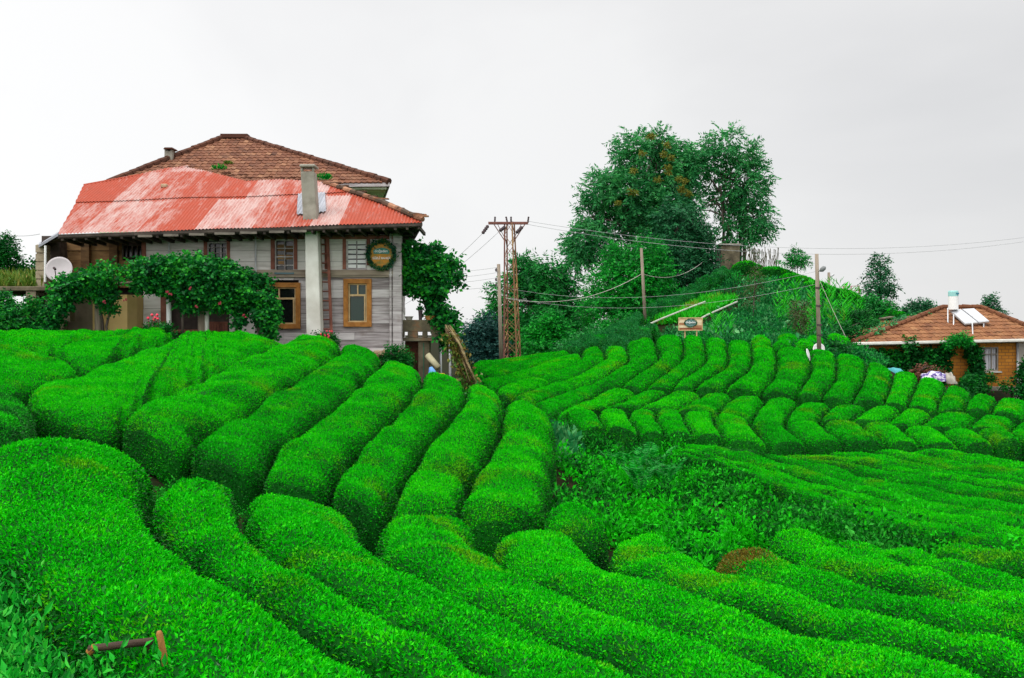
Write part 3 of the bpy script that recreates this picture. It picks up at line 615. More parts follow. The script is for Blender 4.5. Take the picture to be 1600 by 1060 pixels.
def tree(name, label, blobs, trunks, mat, n=1200, group=None, cat='tree', limbs=8, bark=None, r0=0.16, crown='crown', rooted=True, **kw):
    base = P(*trunks[0][0]) if trunks else P(blobs[0][0], blobs[0][1] + blobs[0][3], blobs[0][4])
    bx = Vector((base.x, base.y, float(G(base.x, base.y)) if rooted else base.z)); e_ = empty(name, bx, label, cat, group)
    mb = MB()
    for t in trunks or [[(blobs[0][0], blobs[0][1] + blobs[0][3], blobs[0][4]), blobs[0][:2] + (blobs[0][4],)]]:
        pts = [P(*q) for q in t]; g = float(G(pts[0].x, pts[0].y)) - 0.15
        if rooted and pts[0].z > g: pts = [Vector((pts[0].x, pts[0].y, g))] + pts
        k = len(pts); mb.tube(pts, [r0 * (1 - 0.75 * i / (k - 1)) for i in range(k)], 8)
        for b in random.sample(list(blobs), min(limbs, len(blobs))):
            s = pts[-1].lerp(pts[max(0, k - 2)], random.uniform(0, 0.8)); c = P(b[0], b[1], b[4]); mid = s.lerp(c, 0.5) + Vector((random.uniform(-.3,.3), random.uniform(-.3,.3), 0.25))
            mb.tube([s, mid, c], [r0 * 0.4, r0 * 0.25, r0 * 0.08], 6)
    mb.build('trunk', bark or BARK, e_, smooth=True)
    leaf_obj(crown, crown_leaves(blobs, n, **kw), mat, e_)
    return e_
# ------------------------------------------------------------------ wooden house
FY = 30.0
def fx(px, d=FY): return (px - CX) / F * d
def fz(py, d=FY): return P(CX, py, d).z
gz = -1.35
house = empty('wooden_house', (-8.5, FY, gz), 'old grey timber house with faded red metal roof in front of a tiled hip roof', 'house')
wl = [(fx(405), fx(467), fz(512), fz(444)), (fx(540), fx(578), fz(509), fz(438))]
m = MB(); planks(m, fx(358), fx(614), fz(556), fz(433), FY, 0.27, holes=wl); m.build('lower_wall', WOOD_GREY, house)
wu = [(fx(324), fx(356), fz(413), fz(378)), (fx(430), fx(460), fz(428), fz(375)), (fx(541), fx(574), fz(421), fz(373))]
m = MB(); planks(m, fx(229), fx(614), fz(423), fz(366), FY, 0.30, holes=wu); m.build('upper_wall', WOOD_PALE, house)
m = MB(); planks(m, fx(104, 31), fx(231, 31), fz(450, 31), fz(366, 31), 31.0, 0.30, holes=[(fx(191,31), fx(223,31), fz(404,31), fz(382,31))], rnd=0.03)
for px in (128, 172): m.box(fx(px, 30.9), fx(px, 30.9) + 0.26, 30.85, 31.05, fz(450, 31), fz(366, 31))
m.build('veranda_wall', WOOD_BROWN, house)
m = MB(); m.box(fx(229), fx(613), 30.32, 30.55, gz - 0.6, 3.36); m.box(fx(66, 31.4), fx(229), 31.4, 31.6, gz - 0.6, 2.95); m.box(fx(229) - .01, fx(229) + .1, 30.55, 31.4, gz - .6, 3.3); m.box(-14.6, -14.35, 30.5, 42, gz - 0.6, 2.7); m.box(-14.3, -4.9, 41.8, 42.1, gz - 0.6, 2.7); m.build('inner_wall', WOOD_DARK, house)
m = MB()
for k in range(14):
    z0 = gz - .2 + k * 0.29; a, b_ = Vector((fx(627), FY + .1, z0)), Vector((fx(632, 41), 41, z0)); o = random.uniform(-.012, .012)
    m.bar(a + Vector((o, 0, .145)), b_ + Vector((o, 0, .145)), 0.06, 0.28)
m.build('side_wall', WOOD_GREY, house)
m = MB(); m.box(fx(614.5), fx(628), FY - 0.09, FY + 0.18, fz(556), fz(362)); m.build('corner_post', WOOD_GREY, house)
m = MB(); m.tube([(fx(611), FY - 0.10, fz(552)), (fx(611), FY - 0.10, fz(366))], 0.035, 8)
for py in (430, 480, 520): m.box(fx(611) - .05, fx(611) + .05, FY - .12, FY - 0.01, fz(py) - .02, fz(py) + .02)
m.build('drain_pipe', WOOD_GREY, house)
m = MB(); m.box(fx(229), fx(614), FY - 0.06, FY + 0.1, fz(433.5), fz(422)); m.box(fx(505), fx(614), FY - 0.09, FY - 0.06, fz(431), fz(425)); m.build('floor_beam', BEAM, house)
m = MB(); m.box(fx(150), fx(614), FY - 0.07, FY + 0.1, fz(374), fz(367.5))
for a, b_, y0 in ((223,229,450),(319.5,324.5,424),(355.5,360,424),(424,430,421),(460,465,421),(536,541,421),(573.5,578.5,415),(508,512,421)):
    m.box(fx(a), fx(b_), FY - 0.055, FY + 0.1, fz(y0), fz(374))
m.build('timber_frame', WOOD_RED, house)
m = MB()
for px in (266, 401): MB().tube([(fx(px), FY - 0.08, fz(430)), (fx(px), FY - 0.08, fz(366))], 0.03, 8).build('pipe', STEEL, house)
# windows of the upper floor
def win(x0, x1, y0, y1, nx, ny, fm, w=0.05, pane=PANE, d=0.03, name='window', y=FY):
    X0_, X1_, Z0, Z1 = fx(x0, y), fx(x1, y), fz(y1, y), fz(y0, y); mf = MB(); window_frame(mf, X0_, X1_, Z0, Z1, y + 0.03, w, d)
    for i in range(1, nx): xx = X0_ + (X1_ - X0_) * i / nx; mf.box(xx - .018, xx + .018, y + 0.02, y + 0.07, Z0 + w, Z1 - w)
    for i in range(1, ny): zz = Z0 + (Z1 - Z0) * i / ny; mf.box(X0_ + w, X1_ - w, y + 0.015, y + 0.06, zz - .015, zz + .015)
    f_ = mf.build(name, fm, house); p = MB(); p.box(X0_ + w * .5, X1_ - w * .5, y + 0.10, y + 0.12, Z0 + w * .5, Z1 - w * .5); p.build('pane', pane, f_); return f_
win(191, 223, 382, 404, 4, 1, WOOD_DARK, y=31.0); win(324, 356, 378, 413, 3, 4, WOOD_GREY)
w3 = win(430, 460, 375, 428, 2, 4, WOOD_GREY, w=0.03)
m = MB(); m.box(fx(430), fx(460.5), FY - 0.09, FY + 0.0, fz(429), fz(426)); m.build('sill', glass_mat('teal_sill', (0.03,0.10,0.11)), w3)
m = MB()                                                # scraps of board and cloth leaning behind the old panes
for (a, b_, c_, d_) in ((433,444,382,392),(446,457,384,394),(433,456,398,405),(434,444,408,413)): m.box(fx(a), fx(b_), FY + 0.085, FY + 0.095, fz(d_), fz(c_))
m.build('backing_board', WOOD_BROWN, w3)
w4 = win(541, 574, 372, 422, 2, 1, WOOD_GREY, w=0.05, pane=PANE)
m = MB()
for i in range(6):
    for a, b_ in ((544, 556.5), (558.5, 571)):
        z = fz(376 + 7.4 * i); o = random.uniform(-.012, .012); m.hexa([(fx(a), FY+.02, z-.115+o), (fx(b_), FY+.02, z-.115), (fx(b_), FY+.06, z-.115), (fx(a), FY+.06, z-.115+o), (fx(a), FY+.035, z-.01), (fx(b_), FY+.035, z-.01+o), (fx(b_), FY+.06, z-.01), (fx(a), FY+.06, z-.01)])
m.build('louvre_board', WHITE, w4)
# windows of the lower floor: orange surround, pale sashes, two small lights above one tall pane
def low_win(x0, x1, y0, y1, pane):
    X0_, X1_, Z0, Z1 = fx(x0), fx(x1), fz(y1), fz(y0); m = MB(); window_frame(m, X0_ - .06, X1_ + .06, Z0 - .06, Z1 + .06, FY, 0.15, 0.07); f_ = m.build('window', WOOD_ORANGE, house, bevel=0.008)
    a, b_, c_, d_ = X0_ + .095, X1_ - .095, Z0 + .095, Z1 - .095; zt = d_ - (d_ - c_) * 0.30; m = MB(); window_frame(m, a, b_, c_, d_, FY + 0.03, 0.035, 0.03)
    m.box(a + .035, b_ - .035, FY - 0.01, FY + 0.06, zt - .03, zt + .03); xm = (a + b_) / 2; m.box(xm - .02, xm + .02, FY + .005, FY + 0.06, zt + .03, d_ - .035)
    m.box(b_ - .085, b_ - .045, FY - 0.01, FY + 0.06, c_ + .035, zt - .03); m.box(a - .03, b_ + .03, FY - .06, FY, c_ - .03, c_ + .012)
    m.build('sash', WOOD_CREAM, f_); m = MB(); m.box(a + .02, b_ - .02, FY + 0.075, FY + 0.09, c_ + .02, d_ - .02); m.build('pane', pane, f_)
low_win(540, 578, 439, 508, PANE_G); low_win(405, 467, 445, 511, PANE)
# ground floor behind the vine arbour
m = MB(); m.box(fx(60), fx(147), 30.0, 30.25, gz - .6, fz(447)); m.build('plaster_wall', PLASTER, house)
m = MB(); m.box(fx(147), fx(153), 29.9, 30.2, gz - .6, fz(455)); m.box(fx(160), fx(172), 29.95, 30.2, gz - .6, fz(455)); m.build('door_jamb', CREAM, house)
m = MB(); m.box(fx(187.5), fx(215), 29.2, 30.2, gz - .6, fz(462)); m.hexa([(fx(215),29.2,gz-.6),(fx(223),29.55,gz-.6),(fx(223),30.2,gz-.6),(fx(215),30.2,gz-.6),(fx(215),29.2,fz(462)),(fx(223),29.55,fz(462)),(fx(223),30.2,fz(462)),(fx(215),30.2,fz(462))]); m.build('cream_porch_wall', CREAM, house)
m = MB(); planks(m, fx(224), fx(252), gz - .6, fz(445), FY, 0.5); m.build('white_wall', WOOD_PALE, house); m = MB(); planks(m, fx(358.5), fx(399), fz(556), fz(433.5), FY - 0.012, 0.55, rnd=.004); m.build('white_wall', WOOD_PALE, house)
m = MB(); m.box(fx(252.5), fx(262), FY - .08, FY + .15, gz - .6, fz(440)); m.box(fx(318), fx(324), FY - .08, FY + .15, gz - .6, fz(440)); m.box(fx(262), fx(318), FY-.06, FY+.1, fz(520), fz(515)); m.build('door_frame', WOOD_RED, house)
d_ = MB(); d_.box(fx(324.5), fx(357), FY + .02, FY + .08, gz - .5, fz(440)); door = d_.build('door', WOOD_DARK, house)
m = MB()
for i in range(7): m.box(fx(326 + i * 4.3), fx(329.6 + i * 4.3), FY - .01, FY + .02, gz - .4, fz(506))
m.box(fx(325), fx(356), FY - .02, FY + .02, fz(506), fz(503)); m.build('door_panel', WOOD_RED, door)
# stone footing
m = MB()
for k in range(70):
    x = random.uniform(fx(500), fx(632)); z = random.uniform(gz - .4, fz(551)); r = random.uniform(.10, .2)
    m.box(x - r, x + r, FY - .1 + random.uniform(-.05, .03), FY + .2, z - r * .6, z + r * .6)
m.build('stone_footing', STONE, house, bevel=0.03)
# white pillar outside the wall and the chimney it turns into above the roof
def taper(mb, a0, a1, ya, b0, b1, yb, d, dd, mi=0):
    A, B, C, D = P(a0, ya, d), P(a1, ya, d), P(b1, yb, d), P(b0, yb, d); s = Vector((0, dd, 0)); mb.hexa([A, B, B + s, A + s, D, C, C + s, D + s], mi)
m = MB(); taper(m, 479, 502.5, 552, 476, 495.5, 347, 29.1, .42); m.build('pillar', CONC_W, house, bevel=0.02)
chim = MB(); taper(chim, 473.5, 495.5, 347, 469.5, 490.5, 268, 29.08, .44)
for a, b_ in ((469.5, 473), (487, 490.5)): taper(chim, a, b_, 268, a, b_, 261, 29.08, .12); taper(chim, a, b_, 268, a, b_, 261, 29.40, .12)
chim = chim.build('chimney', CONC_G, house, bevel=0.02)
m = MB(); taper(m, 467.5, 492.5, 261, 468, 492, 256.5, 29.02, .56); m.build('chimney_cap', CONC_G, chim, bevel=0.02)
BEAM2 = M('dull_fascia_wood', [(0.3,(0.09,0.075,0.06)),(0.6,(0.19,0.165,0.135)),(0.85,(0.27,0.24,0.20))], scale=3)
# ---- red metal roof
eL, eR = P(90, 366, 28.6), P(660, 347.5, 28.6)
rb = plane_basis(eL, eR, eL + Vector((0, 1, 0.5)))
top = [(600,319),(560,304),(522,293),(500,285),(440,282),(385,284),(350,275),(318,267),(288,262),(262,264),(190,280),(131,290)]
poly = [uv_of(eL, rb), uv_of(eR, rb)] + [uv_of(on_plane(a, b_, rb[0], rb[3]), rb) for a, b_ in top] + [uv_of(on_plane(117, 320, rb[0], rb[3]), rb)]
roof = corrugated('metal_roof', poly, rb, RED_SHEET, house)
seam = [on_plane(a, b_, rb[0], rb[3]) + rb[3] * 0.03 for a, b_ in ((118,318),(200,314),(300,310),(400,307.5),(500,304),(545,300))]
# upper run of sheets laps over the lower one
lap = [uv_of(p - rb[3] * 0.03, rb) for p in seam]; up_poly = lap + [uv_of(on_plane(a, b_, rb[0], rb[3]), rb) for a, b_ in top[1:]]
rb2 = (rb[0] + rb[3] * 0.028, rb[1], rb[2], rb[3]); corrugated('upper_sheet', up_poly, rb2, RED_SHEET, roof)
def patch(pts, lift, mt=GREY_SHEET):
    b2 = (rb[0] + rb[3] * lift, rb[1], rb[2], rb[3]); return corrugated('patch_sheet', [uv_of(on_plane(a, b_, rb[0], rb[3]), rb) for a, b_ in pts], b2, mt, roof)
patch([(464,338),(510,334),(508,303),(466,306)], 0.06)
m = MB(); ridge_tiles(m, on_plane(131,290,rb[0],rb[3]), on_plane(288,262,rb[0],rb[3]), 0.05, 1.5); m.build('ridge_cap', RED_SHEET, roof)
m = MB(); pts = [on_plane(a, b_, rb[0], rb[3]) + Vector((0, 0, .05)) for a, b_ in ((508,288),(560,305),(600,319),(640,338),(660,346))]
for a, b_ in zip(pts, pts[1:]): ridge_tiles(m, a, b_, 0.085, 0.3)
for _ in range(16):
    t = random.random(); s = pts[int(t * 3.99)].lerp(pts[int(t * 3.99) + 1], random.random()); m.bar(s + Vector((-.1, .05, .08)), s + Vector((random.uniform(.1,.3), random.uniform(-.1,.1), random.uniform(.04,.1))), .16, .04)
m.build('hip_tile', M('mossy_hip_tiles', [(0.3,(0.06,0.035,0.02)),(0.6,(0.20,0.085,0.045)),(0.85,(0.36,0.18,0.10))], scale=3, isl=0.6), house)
back = P(636, 395, 39.0); back.z = eR.z
m = MB(); hp = [on_plane(a, b_, rb[0], rb[3]) for a, b_ in ((600,319),(522,293))]
m.add([eR, back, hp[1] + Vector((0, 5, 0)), hp[1], hp[0]], [(0, 1, 2, 3, 4)]); m.add([eR - Vector((0,0,.06)), back - Vector((0,0,.06)), hp[1] + Vector((0, 5, -.06)), hp[1] - Vector((0,0,.06)), hp[0] - Vector((0,0,.06))], [(4, 3, 2, 1, 0)]); m.build('side_roof', TILE_OLD, house)
m = MB(); q = [P(91, 364.5, 28.6), P(60, 383, 29.2), P(61, 379.5, 36), P(92, 362, 36)]; dn = Vector((0, 0, -.08)); m.hexa([v + dn for v in q] + q); m.build('lean_to_roof', GREY_SHEET, house)
# eaves: soffit boards, rafters, fascia scraps
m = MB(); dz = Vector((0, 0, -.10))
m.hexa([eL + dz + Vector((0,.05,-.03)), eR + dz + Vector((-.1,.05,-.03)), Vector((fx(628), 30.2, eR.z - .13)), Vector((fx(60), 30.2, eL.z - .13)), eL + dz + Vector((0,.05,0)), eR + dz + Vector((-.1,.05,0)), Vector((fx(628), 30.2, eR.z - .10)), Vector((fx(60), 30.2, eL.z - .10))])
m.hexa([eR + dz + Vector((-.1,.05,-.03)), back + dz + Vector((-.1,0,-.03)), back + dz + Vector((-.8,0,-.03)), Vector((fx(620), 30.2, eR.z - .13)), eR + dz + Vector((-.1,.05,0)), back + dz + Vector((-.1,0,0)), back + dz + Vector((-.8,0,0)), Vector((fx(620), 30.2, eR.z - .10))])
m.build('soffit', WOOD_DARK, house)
m = MB(); n_ = 30
for i in range(n_ + 1):
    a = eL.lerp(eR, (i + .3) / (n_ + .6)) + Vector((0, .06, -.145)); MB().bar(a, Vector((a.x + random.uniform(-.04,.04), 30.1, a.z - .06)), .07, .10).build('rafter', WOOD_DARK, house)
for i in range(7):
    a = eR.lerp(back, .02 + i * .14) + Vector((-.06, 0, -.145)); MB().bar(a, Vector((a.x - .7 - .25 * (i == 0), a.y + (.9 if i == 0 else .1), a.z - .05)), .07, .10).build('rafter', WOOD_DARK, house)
m = MB(); m.bar(eL + Vector((0,.03,-.055)), eR + Vector((0,.03,-.055)), .03, .09); m.bar(eR + Vector((-.03,0,-.07)), back + Vector((-.03,0,-.07)), .04, .14); m.build('fascia', WOOD_DARK, house)
m = MB()
for t in (.22, .29, .36, .43, .50, .58, .64): a = eL.lerp(eR, t) + Vector((0, .0, -.10)); MB().box(a.x, a.x + random.uniform(.35, .6), a.y - .01, a.y + .03, a.z - .07, a.z).build('fascia_board', BEAM2, house)
m = MB(); m.box(fx(58), fx(70), 30.0, 30.35, gz - .6, 2.55)
for k in range(6): m.box(fx(57), fx(70.5), 29.97, 30.38, .95 + k * .27, 1.18 + k * .27)
m.build('block_pier', M('pale_blocks', [(0.3,(0.24,0.19,0.12)),(0.7,(0.42,0.36,0.25))], scale=3), house)
m = MB(); m.tube([P(70.5, 441, 28.9), P(71, 384, 28.9)], .035, 8); m.build('eave_prop', WHITE, house)
m = MB(); s = on_plane(258, 293, rb[0], rb[3]); m.box(s.x - .1, s.x + .1, s.y - .15, s.y, s.z - .02, s.z + .1); m.build('roof_stone', STONE, house, bevel=.02)
# ---- tiled hip roof of the older block behind
fl, fr, ap1, ap2 = P(158, 291, 36), P(608, 286, 36.2), P(350, 216.5, 41), P(381, 218, 41)
tb = plane_basis(fl, fr, ap1); tp = [uv_of(p, tb) for p in (fl, fr, ap2, ap1)]
troof = tiled('tile_roof', tp, tb, TILE_OLD, house)
br = Vector((-6.5, 46.5, fr.z)); bl = Vector((fl.x, 46.5, fl.z))
m = MB(); m.add([fr, br, bl, fl, ap2, ap1], [(0, 1, 4), (1, 2, 5, 4), (2, 3, 5), (0, 4, 5, 3)]); m.build('roof_deck', TILE_OLD, house)
m = MB()
for a, b_ in ((fl, ap1), (ap2, ap1), (fr, ap2)): ridge_tiles(m, a + Vector((0,0,.05)), b_ + Vector((0,0,.06)), .12)
m.box(ap1.x - .1, ap2.x + .2, ap1.y - .2, ap1.y + .2, ap1.z, ap1.z + .16); m.build('ridge_tile', TILE_OLD, troof)
m = MB()
for _ in range(26):
    p = on_plane(random.uniform(400, 475), random.uniform(277, 283), tb[0], tb[3]) if random.random() < .6 else on_plane(random.uniform(330, 400), random.uniform(270, 284), tb[0], tb[3]); MB().bar(p, p + Vector((random.uniform(.2,.4), random.uniform(-.1,.1), random.uniform(-.02,.06))), .18, .05).build('loose_tile', TILE_OLD, troof)
m = MB(); xl, xr, xb, zt = fx(150, 37), fx(573, 37.5), -7.4, fr.z - .25
m.hexa([(xl,37.3,1),(xr,37.3,1),(xb,45.5,1),(xl,45.5,1),(xl,37.3,zt),(xr,37.3,zt),(xb,45.5,zt),(xl,45.5,zt)]); m.build('upper_block_wall', GREENISH, house)
m = MB(); za, zc = fr.z - .22, fr.z - .06
m.hexa([(fl.x+.2,36.35,za),(fr.x-.12,36.35,za),(br.x-.12,46.3,za),(fl.x+.2,46.3,za),(fl.x+.2,36.35,zc),(fr.x-.12,36.35,zc),(br.x-.12,46.3,zc),(fl.x+.2,46.3,zc)]); m.build('upper_soffit', GREENISH, house)
m = MB(); m.bar(fl + Vector((0,.02,-.06)), fr + Vector((0,.02,-.06)), .05, .14); m.bar(fr + Vector((0,0,-.06)), br + Vector((0,0,-.06)), .05, .14); m.build('upper_fascia', WOOD_GREY, house)
m = MB(); taper(m, 256.5, 269.5, 262, 257, 269, 236, 38.5, .36); 
for a, b_ in ((257,259.5),(266.5,269)): taper(m, a, b_, 236, a, b_, 233, 38.5, .36)
c2 = m.build('chimney', CONC_G, house); m = MB(); taper(m, 255, 271, 233, 257, 269, 230.5, 38.4, .56); m.build('chimney_cap', TILE_OLD, c2)
for (px, py, r, n, mt) in ((342,266,9,120,TREE_C),(357,258,5,60,GRASS_Y),(506,281,8,110,TREE_C)):
    p = on_plane(px, py, tb[0], tb[3]) if px < 450 else P(px, py, 32.8); v = unit(rng.normal(size=(n, 3))); v[:, 2] = abs(v[:, 2]); rr = r * .024
    o = leaf_obj('roof_weed', leaves(np.array(p) + v * rr * rng.random((n, 1)) ** .5 * np.array([1.4, 1, .8]), v + np.array([0, 0, .6]), .13, .4), mt)
    tag(o, {342: 'green weed tuft growing between the roof tiles above the red sheets', 357: 'spindly yellow weed on the tiled roof beside the green tuft', 506: 'small weed tuft growing behind the big grey chimney'}[px], 'weed')
# ---- balcony at the corner
m = MB(); B0 = 30.15
def fb(a, b_, c_, d_, y0=B0, y1=B0 + .16): m.box(fx(a), fx(b_), y0, y1, fz(d_), fz(c_))
fb(628.5, 692, 500, 519); fb(628.5, 630.5, 519, 528); fb(636, 652, 519, 528); fb(659, 667, 519, 528); fb(673, 692, 519, 528)
m.box(fx(692) - .16, fx(692), B0 + .16, 33.5, fz(528), fz(500)); balc = m.build('balcony', CONC_D, house, bevel=.012)
m = MB(); m.box(fx(628.5), fx(693), B0 - .04, 33.5, fz(533), fz(528.3)); m.build('slab', CONC_D, balc)
m = MB(); m.box(fx(652), fx(670), 30.25, 30.75, -2.2, fz(533.2)); m.build('support_column', CONC_D, balc, bevel=.02)
m = MB(); m.box(fx(629), fx(652), 30.7, 30.9, -2.2, fz(534))
m.build('brick_wall', M('dark_bricks', [(0.3,(0.05,0.02,0.012)),(0.6,(0.16,0.055,0.03)),(0.85,(0.28,0.12,0.06))], scale=5), balc)
m = MB(); m.tube([(fx(661), 30.22, fz(596)), (fx(661), 30.22, fz(536))], .012, 6); m.build('hose', glass_mat('green_hose', (0.02,0.16,0.10)), balc)
for (a, d, yb, yt) in ((687.5, 31.5, 592, 533), (703, 29.4, 604, 520)):
    m = MB(); m.tube([P(a + 1.5, yb + 30, d), P(a, yt, d)], .05, 10); m.build('prop_pole', STEEL, balc, smooth=True)
# ------------------------------------------------------------------ loose things at the house
def pot(name, label, px, py, d, r, h, mat, plant=None, cat='flower pot'):
    p = P(px, py, d); e_ = empty(name, p, label, cat); m = MB(); m.tube([p, p + Vector((0,0,h*.9)), p + Vector((0,0,h*.9)), p + Vector((0,0,h))], [r*.75, r, r*1.12, r*1.12], 14); m.build('pot' if plant else 'body', mat, e_, smooth=False)
    if plant:
        n = 90; v = unit(rng.normal(size=(n,3))); v[:,2] = abs(v[:,2]); leaf_obj('plant', leaves(np.array(p + Vector((0,0,h))) + v * r * 1.3 * rng.random((n,1)), v + np.array([0,0,.4]), .09, .5), plant, e_)
    return e_
def on_b(x0, x1, ytop): return None
zb = fz(500)
def bpot(px, r, h, mat, plant, label, name='flower_pot', cat='flower pot'):
    e_ = pot(name, label, px, 500, B0 + .08, r, h, mat, plant, cat)
bpot(639, .13, .11, CONC_G, None, 'round grey basin on the balcony parapet next to the house corner', 'basin', 'basin')
bpot(657, .07, .30, DARK, VINE, 'dark tall pot with a plant in the middle of the balcony parapet', 'flower_pot')
bpot(673, .20, .12, M('orange_plastic', [(0.3,(0.42,0.16,0.04)),(0.7,(0.55,0.26,0.08))], scale=3), None, 'wide orange basin on the balcony parapet', 'basin', 'basin')
# ladder
lad = empty('ladder', (fx(509), 29.75, gz), 'tall thin red brown ladder leaning on the timber wall beside the white pillar', 'ladder')
m = MB(); m.bar(P(505, 553, 29.6), P(501, 372, 29.88), .055, .05); m.build('rail', BEAM, lad); m = MB(); m.bar(P(519, 553, 29.6), P(512, 372, 29.88), .085, .05); m.build('rail', WOOD_RED, lad)
m = MB()
for i in range(12):
    t = (i + .6) / 12.3; m.tube([P(505, 553, 29.6).lerp(P(501, 372, 29.88), t), P(519, 553, 29.6).lerp(P(512, 372, 29.88), t)], .026, 6)
m.build('rung', WOOD_RED, lad)
# round sign with a leaf wreath
sc_ = P(596, 398.5, FY - .16); sg = empty('round_sign', sc_, 'round orange shop sign in a leafy green wreath high on the house corner', 'sign')
m = MB(); k = 40
ring = [(sc_.x + .36 * math.cos(2*math.pi*i/k), sc_.y, sc_.z + .40 * math.sin(2*math.pi*i/k)) for i in range(k)]
m.add(ring + [(x, y + .05, z) for x, y, z in ring], [tuple(range(k))[::-1], tuple(range(k, 2*k))] + [(i, (i+1)%k, (i+1)%k + k, i + k) for i in range(k)])
m.build('disc', M('orange_print', [(0.35,(0.10,0.16,0.03)),(0.5,(0.42,0.20,0.02)),(0.62,(0.60,0.24,0.01)),(0.8,(0.55,0.30,0.04))], scale=5.5, bmp=0, rough=.5), sg)
m = MB(); pts = [(-.24,.03),(.23,.03),(.26,.12),(.18,.19),(.05,.22),(-.12,.20),(-.26,.14)]; a = [(sc_.x + x, sc_.y - .012, sc_.z + z) for x, z in pts]; n_ = len(a)
m.add(a + [(x, y + .01, z) for x, y, z in a], [tuple(range(n_)), tuple(range(n_, 2*n_))[::-1]] + [((i+1)%n_, i, i + n_, (i+1)%n_ + n_) for i in range(n_)])
m.build('badge', M('teal_print', [(0.3,(0.02,0.13,0.10)),(0.7,(0.08,0.30,0.24))], scale=6, bmp=0), sg)
n = 1100; an = rng.uniform(0, 6.283, n); rr = rng.normal(.385, .035, n); LP = np.stack([sc_.x + rr*np.cos(an), sc_.y - rng.uniform(0,.07,n), sc_.z + rr*1.06*np.sin(an)], 1)
leaf_obj('wreath', leaves(LP, np.stack([np.cos(an), -.4+0*an, np.sin(an)], 1)*.6 + rng.normal(size=(n,3))*.6, rng.uniform(.05,.11,n), .5), leaf_mat('wreath_leaf', [(0.003,0.025,0.018),(0.008,0.07,0.045),(0.02,0.14,0.05),(0.16,0.22,0.03)], trans=.1), sg)
LET = glass_mat('white_lettering', (.85,.85,.82))
def text(body, x, y, z, size, width, parent, name='lettering', mat=None):
    cu = bpy.data.curves.new(name, 'FONT'); cu.body = body; cu.size = size; cu.extrude = .004; cu.offset = size * .012; cu.align_x = 'CENTER'; cu.align_y = 'CENTER'
    o = bpy.data.objects.new(name, cu); COL.objects.link(o); cu.materials.append(mat or LET); bpy.context.view_layer.update()
    o.rotation_euler = (math.pi/2, 0, 0); s = width / max(o.dimensions.x, 1e-3); o.scale = (s, max(s, .9), 1)
    o.location = (x, y, z)
    bpy.context.view_layer.update(); me = bpy.data.meshes.new_from_object(o.evaluated_get(bpy.context.evaluated_depsgraph_get())); me.transform(o.matrix_world)
    bpy.data.objects.remove(o); me.materials.clear(); return link(name, me, mat or LET, parent)
text('doğadan', sc_.x - .005, sc_.y - .028, sc_.z + .115, .12, .40, sg)
text('GİZLİ BAHÇE', sc_.x, sc_.y - .014, sc_.z - .105, .10, .56, sg)
# satellite dish at the veranda
def dish(label, px, py, d, r, mat, tilt=(0.15, -1, 0.25), mount=None):
    c_ = P(px, py, d); e_ = empty('satellite_dish', c_, label, 'satellite dish'); ax = Vector(tilt).normalized(); u = ax.cross(Vector((0,0,1))).normalized(); v = u.cross(ax).normalized(); m = MB(); ks, rs = 32, 7; vs = [c_ + ax * -.16 * r]; fs = []
    for i in range(1, rs + 1):
        q = i / rs
        for j in range(ks): an = 2*math.pi*j/ks; vs.append(c_ + ax * (-.16 * r + .16 * r * q * q) + (u * math.cos(an) + v * math.sin(an)) * r * q)
    for j in range(ks):
        fs.append((0, 1 + j, 1 + (j + 1) % ks))
        for i in range(rs - 1): a = 1 + i*ks + j; b_ = 1 + i*ks + (j+1) % ks; fs.append((a, a + ks, b_ + ks, b_))
    m.add(vs, fs); o = m.build('reflector', mat, e_, smooth=True); sd = o.modifiers.new('thick', 'SOLIDIFY'); sd.thickness = .015
    m = MB(); f_ = c_ + ax * r * .95 - v * r * .25; m.tube([c_ - v * r * .98, c_ - v * r * .8 + ax * r * .5, f_], .014, 6); m.tube([f_ - ax*.05, f_ + ax*.08], .035, 8); m.build('feed_arm', DARK, e_)
    m = MB(); b0 = c_ - ax * r * .3; m.tube([b0, b0 - ax * .12, Vector(mount) if mount else b0 - ax * .12 - Vector((0,0,r*1.6))], .03, 8); m.build('mast', STEEL, e_)
dish('grey satellite dish behind vine leaves at the dim veranda of the wooden house', 92, 421, 28.4, .385, DISH)
# concrete shed with a flat slab
shed = empty('concrete_shed', (fx(40), 30, gz), 'low shed with a mossy flat slab and block walls beside the vine arbour', 'shed')
m = MB(); m.box(-17.5, fx(138, 29.2), 28.9, 30.0, fz(455, 29), fz(448, 29)); m.box(-17.5, fx(58), 30.0, 34, fz(455, 29), fz(448, 29)); m.build('slab', CONC_D, shed, bevel=.02)
m = MB()
for k in range(6):
    z = gz - .6 + k * .42
    for j in range(9): m.box(-17.4 + j * .42 + .2 * (k % 2), -17.4 + j * .42 + .2 * (k % 2) + .405, 29.2 + random.uniform(-.015,.015), 29.5, z, min(z + .405, fz(455.3, 29)))
m.build('block_wall', CONC_D, shed); m = MB(); m.box(fx(45, 29.1), fx(60, 29.1), 28.95, 29.2, gz - .6, fz(455.3, 29)); m.build('corner_pier', PLASTER, shed)
